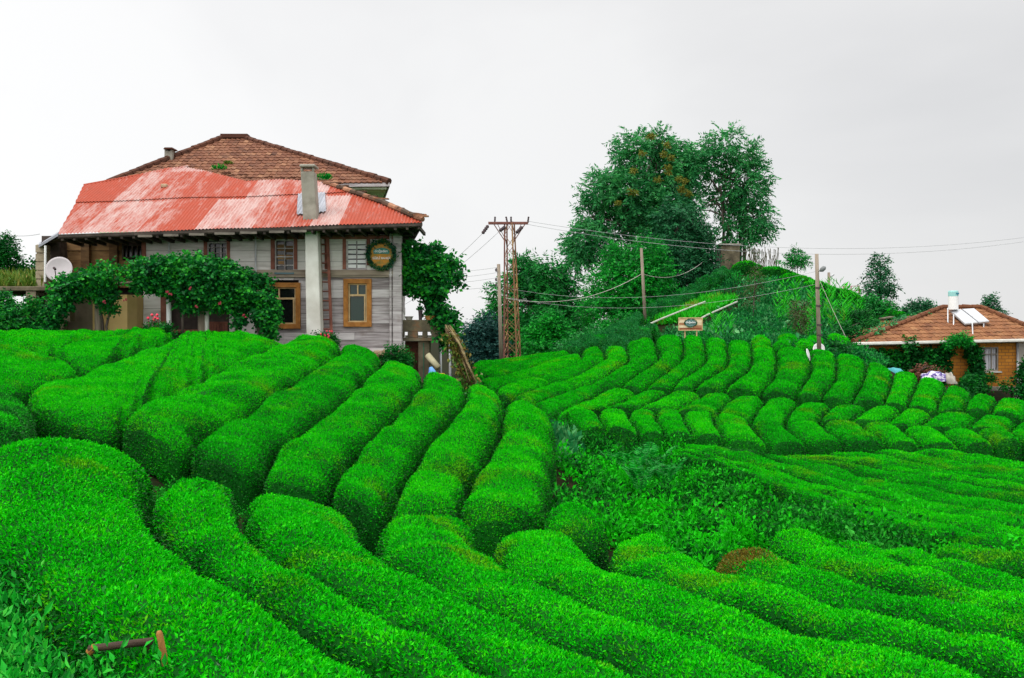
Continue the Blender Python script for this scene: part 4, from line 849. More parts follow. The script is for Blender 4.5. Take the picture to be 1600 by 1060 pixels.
# sack, tub and rolled sheet under the balcony
m = MB(); p = P(677, 598, 28.6); m.tube([p, p + Vector((0,0,.12)), p + Vector((-.03,0,.3)), p + Vector((-.08,.02,.46))], [.16, .17, .12, .05], 12); tag(m.build('sack', M('blue_plastic', [(0.3,(0.06,0.18,0.45)),(0.7,(0.16,0.36,0.65))], scale=6), smooth=True), 'crumpled blue plastic sack standing under the balcony', 'sack')
m = MB(); p = P(686, 596, 29.3); m.tube([p, p + Vector((0,0,.2)), p + Vector((0,0,.24))], [.15, .19, .17], 14); tag(m.build('tub', M('yellow_plastic', [(0.3,(0.52,0.36,0.01)),(0.7,(0.65,0.48,0.03))], scale=6)), 'yellow plastic tub beside the blue sack', 'tub')
m = MB(); m.tube([P(668, 555, 30.0), P(685, 575, 29.8)], .10, 14); tag(m.build('rolled_sheet', M('cream_plastic', [(0.3,(0.48,0.44,0.26)),(0.7,(0.62,0.58,0.40))], scale=4), smooth=True), 'cream rolled plastic sheet slanting above the yellow tub', 'rolled sheet')
# ------------------------------------------------------------------ vines and shrubs at the wooden house
def vine(name, label, blobs, n, mat, cat='vine', stems=(), RL=.3, LL=.17, **kw):
    b0 = P(blobs[0][0], blobs[0][1], blobs[0][4]); e_ = empty(name, Vector((b0.x, b0.y, float(G(b0.x, b0.y)))), label, cat)
    leaf_obj('foliage', crown_leaves(blobs, n, k=5, RL=RL, LL=LL, wid=.75, droop=.5, **kw), mat, e_)
    for s in stems:
        pts = [P(*q) for q in s]; MB().tube(pts, [.045 - .02 * i / len(pts) for i in range(len(pts))], 7).build('stem', BARK, e_, smooth=True)
    return e_
arb = vine('grape_vine', 'big grape vine smothering the arbour along the front of the wooden house',
 [(122,444,34,14,28,22),(95,468,14,15,27.8,16),(80,492,9,14,27.8,12),(178,428,44,15,28,30),(240,422,48,16,28,34),(300,417,50,16,28.2,34),(350,427,44,20,28.2,34),(392,448,32,20,28.2,30),(414,482,18,28,28.2,18),(300,446,58,14,28,24),(228,440,46,9,28,24),(356,460,36,18,28.1,22),(424,508,10,18,28.2,14),(163,452,16,14,28,14),(170,474,6,10,28,10),(300,470,24,8,28,12),(375,490,6,14,28.1,8)],
 7000, VINE, LL=.135, RL=.26, stems=[[(163,545,28.2),(160,500,28.2),(150,455,28.1)],[(172,545,28.1),(166,510,28.1),(176,470,28)],[(408,548,28.2),(402,500,28.2),(388,460,28.2)],[(418,548,28.3),(424,505,28.2),(412,460,28.2)],[(398,545,28.2),(410,500,28.1),(385,470,28.2)],[(374,540,28.3),(368,505,28.2),(370,470,28.2)],[(286,540,28),(285,500,28),(292,460,28)]], holes=.42, hs=1.3)
for px, mt, w in ((264.5, WHITE, .075), (316, POLE, .12), (323.5, CONC_W, .07), (154, POLE, .10)):
    p = P(px, 545, 28.4); p.z = float(G(p.x, p.y)) - .1; MB().tube([p, P(px - 1, 440, 28.4)], w, 10).build('post', mt, arb, smooth=True)
for y_ in (28.2, 28.9): MB().tube([P(110, 448, y_), P(260, 438, y_), P(410, 456, y_)], .03, 6).build('rail', POLE, arb)
m = MB()
for px, py in ((195,470),(262,458),(267,462),(298,452),(163,473),(345,475),(308,480),(382,495)):
    for _ in range(5): p = P(px + random.uniform(-2.5,2.5), py + random.uniform(-2,2), 27.4); m.tube([p, p + Vector((0,-.02,.02)), p + Vector((0,-.03,.04))], [.012,.028,.01], 6)
m.build('red_bloom', M('dark_red_petals', [(0.3,(0.16,0.01,0.02)),(0.7,(0.30,0.03,0.05))], scale=8, bmp=0), arb)
side = vine('climbing_vine', 'tall leafy vine hanging off the corner of the wooden house above the balcony',
 [(645,395,22,18,30.4,20),(668,412,36,28,30.4,28),(690,440,28,28,30.4,24),(660,432,30,24,30.4,22),(690,475,18,32,30.3,14),(702,505,12,28,30.2,10),(640,420,16,30,30.6,12),(712,405,8,6,30.4,6),(716,455,7,10,30.4,5),(715,470,6,5,30.4,5),(672,380,14,8,30.4,8)],
 2500, VINE, stems=[[(705,610,30),(700,540,30.2),(692,480,30.3),(670,420,30.4)],[(672,500,30.6),(662,470,30.5),(650,430,30.4)],[(690,500,30.5),(672,480,30.5),(655,470,30.5)],[(698,520,30.4),(690,470,30.4),(680,440,30.4)]], RL=.34, LL=.17, holes=.72, hs=1.6)
e_ = empty('dead_vine', P(735, 612, 29), 'thick bundle of dry brown vine stems slanting down from the balcony corner', 'dead vine')
m = MB()
for i in range(26):
    a, b_ = random.uniform(-10, 10), random.uniform(-12, 9); d = 29.4 + random.uniform(-.3,.3)
    m.tube([P(700 + a*.5, 515 + random.uniform(-8,8), d), P(714 + a*.8, 535 + random.uniform(-5,5), d), P(722 + a + b_*.3, 565, d), P(736 + b_, 600 + random.uniform(-6,14), d - .2)], [.014, .030, .028, .014], 5)
m.build('stems', TWIG, e_, smooth=True)
n = 420; t = rng.random(n); Pd = np.array([P(704 + 32 * q + rng.normal() * 8, 520 + 85 * q, 29.2) for q in t]); leaf_obj('withered_leaves', leaves(Pd, rng.normal(size=(n,3)) + np.array([0,0,-.8]), .17, .5), leaf_mat('withered_leaf', [(0.10,0.07,0.015),(0.22,0.18,0.04),(0.05,0.18,0.02),(0.20,0.24,0.08)], trans=.2), e_)
def shrub(name, label, blobs, n, mat, RL=.22, LL=.1, cat='shrub', group=None, **kw):
    return tree(name, label, blobs, None, mat, n=n, cat=cat, group=group, limbs=3, r0=.05, RL=RL, LL=LL, k=5, wid=.5, droop=.1, crown='foliage', **kw)
shrub('leafy_shrub', 'round dark green shrub at the stone corner of the wooden house', [(618,560,18,16,28.6),(632,568,10,12,28.5),(606,566,10,12,28.6)], 700, IVY)
shrub('round_bush', 'round bush standing above the shed slab at the photo edge', [(4,396,24,26,33),(-14,404,20,24,33)], 1500, IVY, RL=.2, LL=.11)
shrub('fruit_bush', 'small leafy bush against the sky between the round bush and the block pier', [(45,420,18,16,34),(30,430,12,10,34),(60,428,8,14,34)], 260, IVY, RL=.3, LL=.18, holes=.7)
shrub('rose_bush', 'leafy bush growing in front of the shed block wall', [(20,500,26,18,28),(50,490,16,22,28),(0,480,16,24,28.2),(70,512,14,14,27.8)], 1100, VINE, RL=.25, LL=.14)
e_ = shrub('rose_plant', 'low plant with pink red blooms in front of the white wall', [(243,516,16,12,27.6),(262,520,14,10,27.5)], 320, IVY, RL=.2, LL=.1)
m = MB()
for px, py in ((238,494),(243,498),(246,494),(241,502),(232,499),(247,500)):
    p = P(px, py, 27.5); m.tube([p, p + Vector((0,-.03,.03)), p + Vector((0,-.02,.07))], [.02,.05,.02], 7); m.tube([p, P(px + 2, 520, 27.6)], .006, 4); m.build('bloom', ROSE, e_); m = MB()
e_ = shrub('salvia_plant', 'low plant with small red flowers at the foot of the white pillar', [(512,532,14,8,28),(498,530,8,8,28)], 260, IVY, RL=.18, LL=.09)
m = MB()
for _ in range(11):
    p = P(random.uniform(496,522), random.uniform(515,529), 27.8); MB().tube([p, p + Vector((0,-.02,.03)), p + Vector((0,-.02,.06))], [.01,.03,.01], 5).build('bloom', ROSE, e_)
# weeds on the shed slab and the bank behind
pts = scatter([(-17.4,29),(fx(60),29),(fx(60),33.5),(-17.4,33.5)], 60); zz = fz(448, 29); n = len(pts)
V = np.column_stack([np.repeat(pts, 4, 0), np.full(n*4, zz)]); V[:, :2] += rng.normal(size=(n*4,2))*.08; hgt = .35 + .35*np.clip((V[:,1]-29)/3,0,1)
o = leaf_obj('weeds', leaves(V, rng.normal(size=(n*4,3))*.35 + np.array([0,0,1]), hgt*rng.uniform(.5,1.2,n*4), .16), GRASS_Y); tag(o, 'yellowing weeds growing over the slab of the shed', 'weeds', kind='stuff')

# ------------------------------------------------------------------ overgrown patch between the tea rows
poly = hit([(862,640),(880,655),(915,672),(985,690),(1055,700),(1130,722),(1210,750),(1300,782),(1400,808),(1500,832),(1640,857),(1640,905),(1513,893),(1434,870),(1375,855),(1255,845),(1186,850),(1150,866),(1106,884),(1055,866),(1030,836),(985,826),(950,845),(905,805),(850,815),(866,770),(880,710)], .5)
pts = scatter(poly, 22); q = wav(pts[:,0], pts[:,1], 0, 1.5, 42); pts = pts[q > -.5]; q = q[q > -.5]
h_ = np.clip(.34 + .30*q + .16*rng.normal(size=len(pts)), .10, .95)
V, Q = merge([clump_leaves(pts[:,0], pts[:,1], .24, h_, 70, .085, .55, up=.15)])
leaf_obj('undergrowth', (V, Q), WILD); tag(bpy.data.objects['undergrowth'], 'dark overgrown patch of unclipped tea and weeds between the clipped rows', 'undergrowth', kind='stuff')
poly2 = hit([(735,600),(770,600),(800,610),(835,640),(870,650),(890,668),(900,690),(872,705),(870,662),(850,640),(800,632),(790,615),(740,608)], .35)
pts = scatter(poly2, 16); V, Q = clump_leaves(pts[:,0], pts[:,1], .3, .42, 26, .2, .6, up=.5)
leaf_obj('weeds', (V, Q), PALELEAF); tag(bpy.data.objects['weeds.001'], 'pale broad leaved weeds in the hollow behind the terrace rows', 'weeds', kind='stuff')
pts = scatter(hit([(725,585),(760,585),(800,600),(900,650),(930,660),(930,690),(880,660),(830,635),(740,612)], .3), 18); V, Q = clump_leaves(pts[:,0], pts[:,1], .35, .5, 60, .1, .45)
leaf_obj('hollow_growth', (V, Q), WILD); tag(bpy.data.objects['hollow_growth'], 'dense green growth filling the hollow between terrace and far field', 'undergrowth', kind='stuff')
FERN = leaf_mat('fern_frond', [(0.003,0.12,0.015),(0.005,0.24,0.02),(0.01,0.36,0.02)], trans=.25)
for (px, py, sc) in ((985,752,1.1),(1022,742,1.0),(1000,768,.9),(962,738,.8),(1040,760,.9)):
    b0 = hit1(px, py, .55); b0.z = float(G(b0.x, b0.y)); e_ = empty('fern', b0, {985:'large fern leaning over the overgrown patch, lowest but one of five',1022:'tall fern of the overgrown patch reaching farthest up the slope',1000:'lowest fern of the five in the overgrown patch',962:'small fern nearest the house terrace',1040:'fern of the overgrown patch farthest from the house terrace'}[px], 'fern', 'ferns in the overgrown patch')
    vs = []
    for k in range(9):
        an = k * .7 + random.random(); ln = sc * random.uniform(.7, 1.05); t = np.linspace(.12, 1, 26); hx = np.cos(an) * ln * t * .55; hy = np.sin(an) * ln * t * .55; hz = ln * (1.35 * t - .65 * t * t)
        p = np.stack([b0.x + hx, b0.y + hy, b0.z + .1 + hz], 1); tg = np.gradient(p, axis=0); s = unit(np.cross(tg, np.array([0,0,1.])))
        for sgn in (1, -1): vs.append(leaves(p, s*sgn + unit(tg)*.35, .17*ln*np.sin(np.pi*np.clip(t*.85+.1,0,1)) + .02, .20, .02))
    leaf_obj('fronds', merge(vs), FERN, e_)
# leafy corner by the log rail
def weedy(name, label, poly, per, r, h, n, ln, mat, wid=.45, up=.5, kind='stuff', cat='weeds', lift=0):
    pts = scatter(poly, per); VQ = clump_leaves(pts[:,0], pts[:,1], r, h * (1 + .25*rng.normal(size=len(pts))), n, ln, wid, up, lift); o = leaf_obj(name, VQ, mat); return tag(o, label, cat, kind=kind)
LUSH = leaf_mat('lush_broad_leaf', [(0.003,0.07,0.010),(0.006,0.24,0.016),(0.012,0.42,0.02),(0.08,0.50,0.05)], trans=.25, rough=.4, spec=.12, pscale=3.0)
cpoly = [(-4.4,7.1),(-3.6,6.8),(-2.95,5.95),(-2.4,5.4),(-2.0,5.3),(-1.55,5.25),(-1.0,5.25),(-.8,4.7),(-1.0,3.6),(-4.4,3.6)]
weedy('weeds', 'lush broad leaved weeds filling the bottom corner around the log rail', cpoly, 75, .17, .66, 66, .060, LUSH, .40, .30)
# log rail and stake
a, b_ = P(140, 1014, 5.2), P(238, 1002, 5.2); e_ = empty('log_rail', Vector((b_.x, b_.y, float(G(b_.x, b_.y)))), 'dark weathered log rail on a short post among the lush weeds', 'fence rail')
m = MB(); m.tube([a, b_], .021, 10); m.tube([a - Vector((.006,0,0)), a], .016, 10); m.build('rail', M('wet_dark_wood', [(0.3,(0.02,0.012,0.008)),(0.6,(0.06,0.035,0.022)),(0.85,(0.22,0.14,0.10))], scale=7, stretch=(.5,2,2)), e_, smooth=True)
m = MB(); m.tube([a + Vector((-.004,0,-.022)), a + Vector((.03,0,.012))], .021, 8); m.build('log_end', WOOD_ORANGE, e_)
m = MB(); m.tube([P(230, 1006, 5.24), P(232, 1110, 5.34)], .020, 8); m.build('post', M('charred_post', [(0.3,(0.02,0.014,0.01)),(0.7,(0.10,0.05,0.03))], scale=8), e_)
e_ = empty('wooden_stake', P(262, 1050, 4.5), 'short pale orange wooden stake standing beside the log rail', 'stake')
m = MB(); m.tube([P(270, 1110, 5.2), P(259, 1040, 5.1), P(249, 990, 5.1), P(248.5, 986, 5.1)], [.018, .018, .017, .010], 10); m.build('stake', M('stripped_wood', [(0.3,(0.15,0.06,0.015)),(0.6,(0.32,0.14,0.035)),(0.85,(0.48,0.29,0.12))], scale=9, stretch=(2,2,.5)), e_, smooth=True)

path = hit([(175,672),(232,700),(262,722),(300,715),(372,752),(400,752),(505,785),(590,812),(612,818),(708,818),(745,830),(830,835),(850,812),(905,850),(895,862),(770,868),(765,885),(748,880),(590,880),(570,862),(380,850),(364,808),(236,800),(240,740)], .66)
pts = scatter(path, 24); pts = pts[wav(pts[:,0], pts[:,1], 0, 2.0, 77) > -.35]; V, Q = clump_leaves(pts[:,0], pts[:,1], .13, .16, 26, .05, .45, up=.4)
o = leaf_obj('path_weeds', (V, Q), WILD); tag(o, 'small dark weeds growing along the picking path between terrace and lower fan', 'weeds', kind='stuff')
# ------------------------------------------------------------------ the hill: garden, ridge hedges, plot, signs
gp = hit([(1040,514),(1095,505),(1125,486),(1152,470),(1150,438),(1185,424),(1235,440),(1290,462),(1340,482),(1385,498),(1400,520),(1370,560),(1320,552),(1240,542),(1130,528),(1060,524)], .3)
pts = scatter(gp, 3.2); h_ = np.clip(.5 + .3*wav(pts[:,0], pts[:,1], 0, .7, 8), .2, 1.0); V, Q = clump_leaves(pts[:,0], pts[:,1], .5, h_, 80, .14, .5, up=.3)
o = leaf_obj('garden_greens', (V, Q), GARDEN); tag(o, 'vegetable garden covering the slope of the hill', 'garden plants', kind='stuff')
pts = scatter(gp, .8); q = wav(pts[:,0], pts[:,1], 0, .45, 18); pts = pts[q > .1]; V, Q = clump_leaves(pts[:,0], pts[:,1], .45, .75, 14, .24, .75, up=.2)
o = leaf_obj('cabbage_leaves', (V, Q), PALELEAF); tag(o, 'pale broad cabbage leaves scattered through the hill garden', 'cabbages', kind='stuff')
hp_ = hit([(862,552),(905,538),(960,516),(1005,494),(1060,462),(1120,425),(1150,420),(1150,445),(1100,464),(1058,482),(1000,508),(1010,520),(1030,530),(960,540),(930,545)], .3)
pts = scatter(hp_, 3.0); V, Q = clump_leaves(pts[:,0], pts[:,1], .55, .55 + .2*wav(pts[:,0], pts[:,1], 0, .8, 9), 60, .17, .45)
o = leaf_obj('hill_scrub', (V, Q), GARDEN); tag(o, 'scrub and young tea clothing the shoulder of the hill', 'scrub', kind='stuff')
gH = 'loose tea hedges climbing the shoulder of the hill'
for l, r, lab in (([(872,547),(915,533),(960,514),(1000,494)], [(890,551),(930,540),(975,522),(1010,503)], 'loose tea hedge on the lower shoulder of the hill, next to the dark trees'),
  ([(1005,490),(1050,468),(1100,440),(1135,422)], [(1015,497),(1058,478),(1108,450),(1145,428)], 'loose tea hedge on the upper shoulder below the concrete hut'),
  ([(930,546),(965,535),(1000,520),(1020,512)], [(945,551),(975,543),(1010,530),(1035,520)], 'loose tea hedge between the plot and the curling rows')):
    hedge(l, r, lab, gH, h=1.0, lump=2.6, cover=1.5, off=.1, mats=[TEA_BODY, GARDEN, TEA_RUST])
gR = 'rounded tea hedges on the skyline of the hill'
for k, (px, py, rx, d) in enumerate(((1172,421,18,69),(1218,430,24,66),(1252,441,23,64),(1288,455,22,62),(1330,472,22,59.5),(1372,487,22,57),(1408,498,18,55.5))):
    c_ = P(px, py + 8, d); u = rx / F * d; a = [(c_.x - u * 1.25 + j * .5, c_.y - .4 + j * .55, 0) for j in (-2, -1, 0, 1, 2)]; b_ = [(c_.x + u * 1.1 + j * .5, c_.y + .5 + j * .55, 0) for j in (-2, -1, 0, 1, 2)]
    hedge(a, b_, 'rounded tea hedge on the hill skyline, %s below the hilltop' % ORD[k], gR, world=True, h=.95, cover=1.3, lump=1.8)
gL = 'low tea hedges at the foot of the garden'
for k, (x0, x1, y0, y1) in enumerate(((1172,1208,524,536),(1212,1252,519,530),(1256,1290,522,534),(1292,1330,518,532),(1205,1240,532,541),(1240,1276,531,541))):
    hedge([(x0,y0),((x0+x1)/2,y0-1),(x1,y0)], [(x0,y1),((x0+x1)/2,y1),(x1,y1)], 'low tea hedge at the foot of the hill garden, %s one counting from the signboard' % ORD[k], gL, h=.7, off=.05, cover=1.3)
EDGE = M('dirty_white_edging', [(0.3,(0.30,0.32,0.26)),(0.7,(0.52,0.54,0.46))], scale=3)
# grassy plot with white kerb strips
pl = hit([(1008,508),(1062,484),(1100,468),(1152,468),(1120,484),(1085,500)], .55)
pts = scatter(pl, 60); V = np.column_stack([pts, G(pts[:,0], pts[:,1])]); V = np.repeat(V, 5, 0); V[:,:2] += rng.normal(size=(len(V),2))*.07
o = leaf_obj('grass', leaves(V, rng.normal(size=(len(V),3))*.4 + np.array([0,0,1]), rng.uniform(.35,.75,len(V)), .16), MOWN); tag(o, 'bright grass growing on the small plot with white edging', 'grass', kind='stuff')
for i, (pp, lab) in enumerate(((((1006,508),(1030,497),(1055,487),(1078,478),(1102,469)), 'long white edging strip on the far side of the grass plot'), (((1084,501),(1104,490),(1122,482),(1152,469)), 'white edging strip beside the signboard on the near side of the grass plot'))):
    w = hit(pp, .0); m = MB()
    for a, b_ in zip(w, w[1:]): m.bar(Vector(a) - Vector((0,0,.10)), Vector(b_) - Vector((0,0,.10)), .07, .09)
    tag(m.build('edging_strip', EDGE, bevel=.02), lab, 'edging', 'white edging of the grass plot')
# signboard
s0 = P(1079, 506.5, 37.5); px = 37.5 / F; sb = empty('signboard', Vector((s0.x, s0.y, float(G(s0.x, s0.y)))), 'plank signboard on two legs with a dark oval badge, behind the curved tea rows', 'sign')
m = MB(); SGN = M('mixed_sign_planks', [(0.15,(0.24,0.07,0.03)),(0.4,(0.42,0.20,0.10)),(0.65,(0.60,0.42,0.24)),(0.9,(0.68,0.55,0.36))], scale=1.5, isl=1.0, stretch=(.4,1,2))
for i in range(5):
    for j in range(2):
        off = (-.1, .12, -.2, .2, 0)[i]; xa = (-18.3 if j == 0 else off * 18) * px; xb = (off * 18 - .2 if j == 0 else 18.3) * px; z = (9.6 - i * 3.9) * px; m.box(s0.x + xa, s0.x + xb, s0.y, s0.y + .03, s0.z + z - 3.8 * px, s0.z + z)
m.build('board', SGN, sb)
m = MB(); window_frame(m, s0.x - 18.9*px, s0.x + 18.9*px, s0.z - 10.4*px, s0.z + 10.2*px, s0.y, .035, .012); m.build('frame', WOOD_CREAM, sb)
for dx in (-8.5, 10): p = s0 + Vector((dx*px, .05, -9*px)); MB().bar(p, Vector((p.x, p.y, float(G(p.x,p.y)) - .2)), .045).build('leg', WOOD_CREAM, sb)
m = MB(); k = 28; a = [(s0.x + 9*px*math.cos(6.283*i/k), s0.y - .02, s0.z + (1.8 + 5.6*math.sin(6.283*i/k))*px) for i in range(k)]
m.add(a + [(x, y + .02, z) for x, y, z in a], [tuple(range(k))[::-1]] + [(i, (i+1)%k, (i+1)%k+k, i+k) for i in range(k)]); m.build('badge', M('slate_print', [(0.3,(0.05,0.13,0.12)),(0.7,(0.14,0.24,0.23))], scale=9, bmp=0), sb)
n = 160; an = rng.uniform(0, 6.283, n); leaf_obj('badge_leaves', leaves(np.stack([s0.x + 8.6*px*np.cos(an), s0.y - .03 + 0*an, s0.z + (1.8 + 5.4*np.sin(an))*px], 1), np.stack([np.cos(an), -.2 + 0*an, np.sin(an)], 1), .05, .5), TREE_D, sb)
text('doğadan', s0.x, s0.y - .034, s0.z + 2.6*px, .11, .37, sb)
# hut under the trees
hb = P(1141, 420, 70.5); g = float(G(hb.x, hb.y)); e_ = empty('concrete_hut', Vector((hb.x, hb.y, g)), 'small bare concrete hut between tree trunks on top of the hill', 'hut')
m = MB(); w = 15 / F * 70.5; m.box(hb.x - w, hb.x + w, 70.5, 72, g - .5, g + 2.3); m.build('wall', CONC_D, e_, bevel=.03); m = MB(); m.box(hb.x - w - .08, hb.x + w + .08, 70.4, 72.1, g + 2.3, g + 2.42); m.build('roof_slab', CONC_G, e_, bevel=.02)
m = MB(); m.box(hb.x - w - .35, hb.x - w - .003, 70.4, 70.9, g - .5, g + 2.1); m.build('corner_pier', DARK, e_)
# poles
def pole(name, label, x0, y0, x1, y1, d, r, mat, cat='utility pole'):
    b0, t0 = P(x0, y0, d), P(x1, y1, d); g = float(G(b0.x, b0.y)) - .3; b0.z = min(g, b0.z); e_ = empty(name, b0, label, cat, 'wooden poles'); MB().tube([b0, t0], [r, r * .8], 10).build('shaft', mat, e_, smooth=True); return e_
pA = pole('utility_pole', 'grey brown wooden pole standing right next to the steel pylon', 784, 558, 779, 413, 49, .11, POLE)
m = MB()
for k, y in enumerate((425, 440, 448)): p = P(778.5 - 3, y, 48.9); MB().tube([p, p + Vector((-.02,0,.10)), p + Vector((0,0,.2))], [.03,.055,.02], 7).build('insulator', DARK, pA)
pB = pole('utility_pole', 'thin pale wooden pole in front of the bright green tree on the hill shoulder', 1009, 490, 1002, 388, 56, .10, POLE)
pC = pole('utility_pole', 'wooden pole with a street lamp arm above the curved tea rows', 1281, 555, 1276, 397, 36.5, .085, POLE)
m = MB(); p = P(1278.5, 424, 36.5); m.tube([p, P(1283, 423, 36.4)], .025, 8); m.build('lamp_arm', STEEL, pC); m = MB(); m.tube([P(1281, 424, 36.4), P(1284, 422, 36.4), P(1288, 418.5, 36.4), P(1290, 417.5, 36.4)], [.03,.09,.085,.03], 10); m.build('lamp_head', M('lamp_grey', [(0.3,(0.12,0.13,0.13)),(0.7,(0.22,0.23,0.23))], scale=5), pC, smooth=True)
for y in (450, 478, 508, 524): p = P(1278.3 + (y-450)*.03, y, 36.5); MB().tube([p - Vector((0,0,.03)), p + Vector((0,0,.03))], .105, 10).build('band', DARK, pC)
pD = pole('utility_pole', 'short lamp post half hidden behind the skyline hedges', 1295.5, 446, 1295, 426, 66, .11, POLE, 'lamp post'); MB().tube([P(1297, 433, 66), P(1303, 429, 66)], .06, 6).build('lamp_arm', STEEL, pD)
dish('white satellite dish at the foot of the pole with the street lamp', 1279.5, 545, 36.75, .22, WHITE, tilt=(-.2,-1,.2))
dish('white satellite dish seen edge on beside the tea row top', 1263, 555, 34.6, .24, WHITE, tilt=(.9,-.45,.25))
# steel pylon
TD = 50.0; tb0 = P(800, 560, TD); g = float(G(tb0.x, tb0.y)) - .3; ty = empty('steel_pylon', Vector((tb0.x, tb0.y, g)), 'rusty lattice steel pylon with a crossarm at the end of the thin tea rows', 'pylon')
hw0, hw1 = 15.5 / F * TD, 8.5 / F * TD; top_z = P(796, 349, TD).z; cx0, cx1 = P(801, 560, TD).x, P(796, 349, TD).x
rot = math.radians(28)
def tc_(i, t):                                           # corner i (0-3) at height fraction t
    h = hw0 + (hw1 - hw0) * t; an = rot + math.pi / 2 * i; return Vector((cx0 + (cx1 - cx0) * t + h * math.cos(an), TD + h * math.sin(an), g + (top_z - g) * t))
for i in range(4): MB().bar(tc_(i, 0), tc_(i, 1), .075, .075).build('leg', RUST if i in (0, 3) else RUST_R, ty)
m = MB(); nb = 13
for i in range(4):
    for k in range(nb):
        a, b_ = tc_(i, k / nb), tc_((i + 1) % 4, (k + 1) / nb)
        if (k + i) % 2: a, b_ = tc_((i + 1) % 4, k / nb), tc_(i, (k + 1) / nb)
        m.bar(a, b_, .035, .02)
        if k < 8: m.bar(*( (tc_(i, (k+1)/nb), tc_((i+1)%4, k/nb)) if not (k + i) % 2 else (tc_((i+1)%4, (k+1)/nb), tc_(i, k/nb)) ), .03, .02)
m.build('lattice', RUST, ty)
xa, xb = P(763, 351, TD).x, P(825, 351, TD).x
m = MB(); m.bar((xa, TD - .2, top_z), (xb, TD - .2, top_z), .07, .10); m.bar((xa, TD + .2, top_z), (xb, TD + .2, top_z), .07, .10); m.build('crossarm', RUST_R, ty)
m = MB()
for s in (-1, 1):
    for y in (-.2, .2): xe = cx1 + s * (xb - xa) * .40; m.bar((xe, TD + y, top_z - .03), (cx1 + s * hw1 * .8, TD + y * .8, top_z - .95), .035, .03)
    m.bar((cx1 + s * .62, TD, top_z - .05), (cx1 + s * .12, TD, top_z - 1.0), .03, .03)
m.build('brace', RUST_R, ty)
def insulator(p, q, par, r=.06):
    p, q = Vector(p), Vector(q); m = MB(); pts, rr = [], []
    for i in range(9): pts.append(p.lerp(q, i / 8)); rr.append(r if i % 2 else r * .6)
    m.tube(pts, rr, 8); m.build('insulator', DARK, par)
for x, lean in ((773, .02), (793, -.08), (798.5, .0), (824.5, .05)): p = P(x, 349, TD); insulator(p, p + Vector((lean, 0, .34)), ty, .055)
for (xx, yy, ex, ey) in ((762.5, 353, 754, 365), (789, 355, 781, 361), (816, 355, 807, 364)): insulator(P(xx, yy, TD - .3), P(ex, ey, TD - .6), ty, .10)
# cables
def cable(label, a, b_, sag, r=.014, mat=None, group='overhead cables'):
    a, b_ = Vector(a), Vector(b_); pts = [a.lerp(b_, t) - Vector((0, 0, 4 * sag * t * (1 - t))) for t in np.linspace(0, 1, 25)]
    o = MB().tube(pts, r, 5).build('cable', mat or WIRE, smooth=True); return tag(o, label, 'cable', group)
cable('overhead cable from the outer arm of the pylon past the two tall trees', P(825, 346, TD), P(1640, 366, 60), 1.15, .010)
cable('overhead cable from the middle of the pylon across the two tall trees', P(798, 346, TD), P(1640, 372, 60), 1.35, .010)
cable('overhead cable from the pylon arm down towards the house vine', P(754, 365, TD - .6), P(560, 500, 60), .6, .010)
cable('overhead cable from the pylon centre down towards the house vine', P(781, 361, TD - .6), P(560, 510, 62), .6, .010)
for k, (y0, y1) in enumerate(((418,421),(426,432),(434,441),(447,448))): cable('thin cable from the pylon pole towards the house, %s from the top' % ORD[k], P(778, y0, 48.8), P(560, y1, 50), .25, .008)
cable('pale sagging cable between the pylon pole and the thin hill pole', P(790, 466, 49), P(1003, 428, 56), .75, .016, WIRE_P)
cable('pale cable from the thin hill pole up to the trees', P(1003, 428, 56), P(1100, 408, 68), .6, .014, WIRE_P)
for k, (y0, y1) in enumerate(((446,424),(460,444))): cable('thin cable crossing the dark trees and the hill garden, %s from the top' % ORD[k], P(800, y0 + 6, 49), P(1277, y1, 36.6), .7, .006)
cable('guy wire slanting from the street lamp pole to the garden', P(1278, 432, 36.5), P(1322, 528, 36.0), .05, .009, WIRE_P)
cable('thin cable crossing the sky at the photo edge above the round bush', P(-30, 354, 40), P(62, 366, 34), .2, .010)
# railing on the skyline
e_ = empty('railing', P(1332, 462, 72), 'pinkish metal railing on the skyline beside the small dark tree', 'railing'); m = MB()
for x in (1318, 1330, 1342): m.bar(P(x, 468, 72), P(x, 447, 72), .06)
for y in (448, 455): m.bar(P(1316, y, 72), P(1344, y - 1, 72), .05)
m.build('rails', M('faded_red_rail', [(0.3,(0.32,0.14,0.13)),(0.7,(0.42,0.22,0.20))], scale=4), e_)

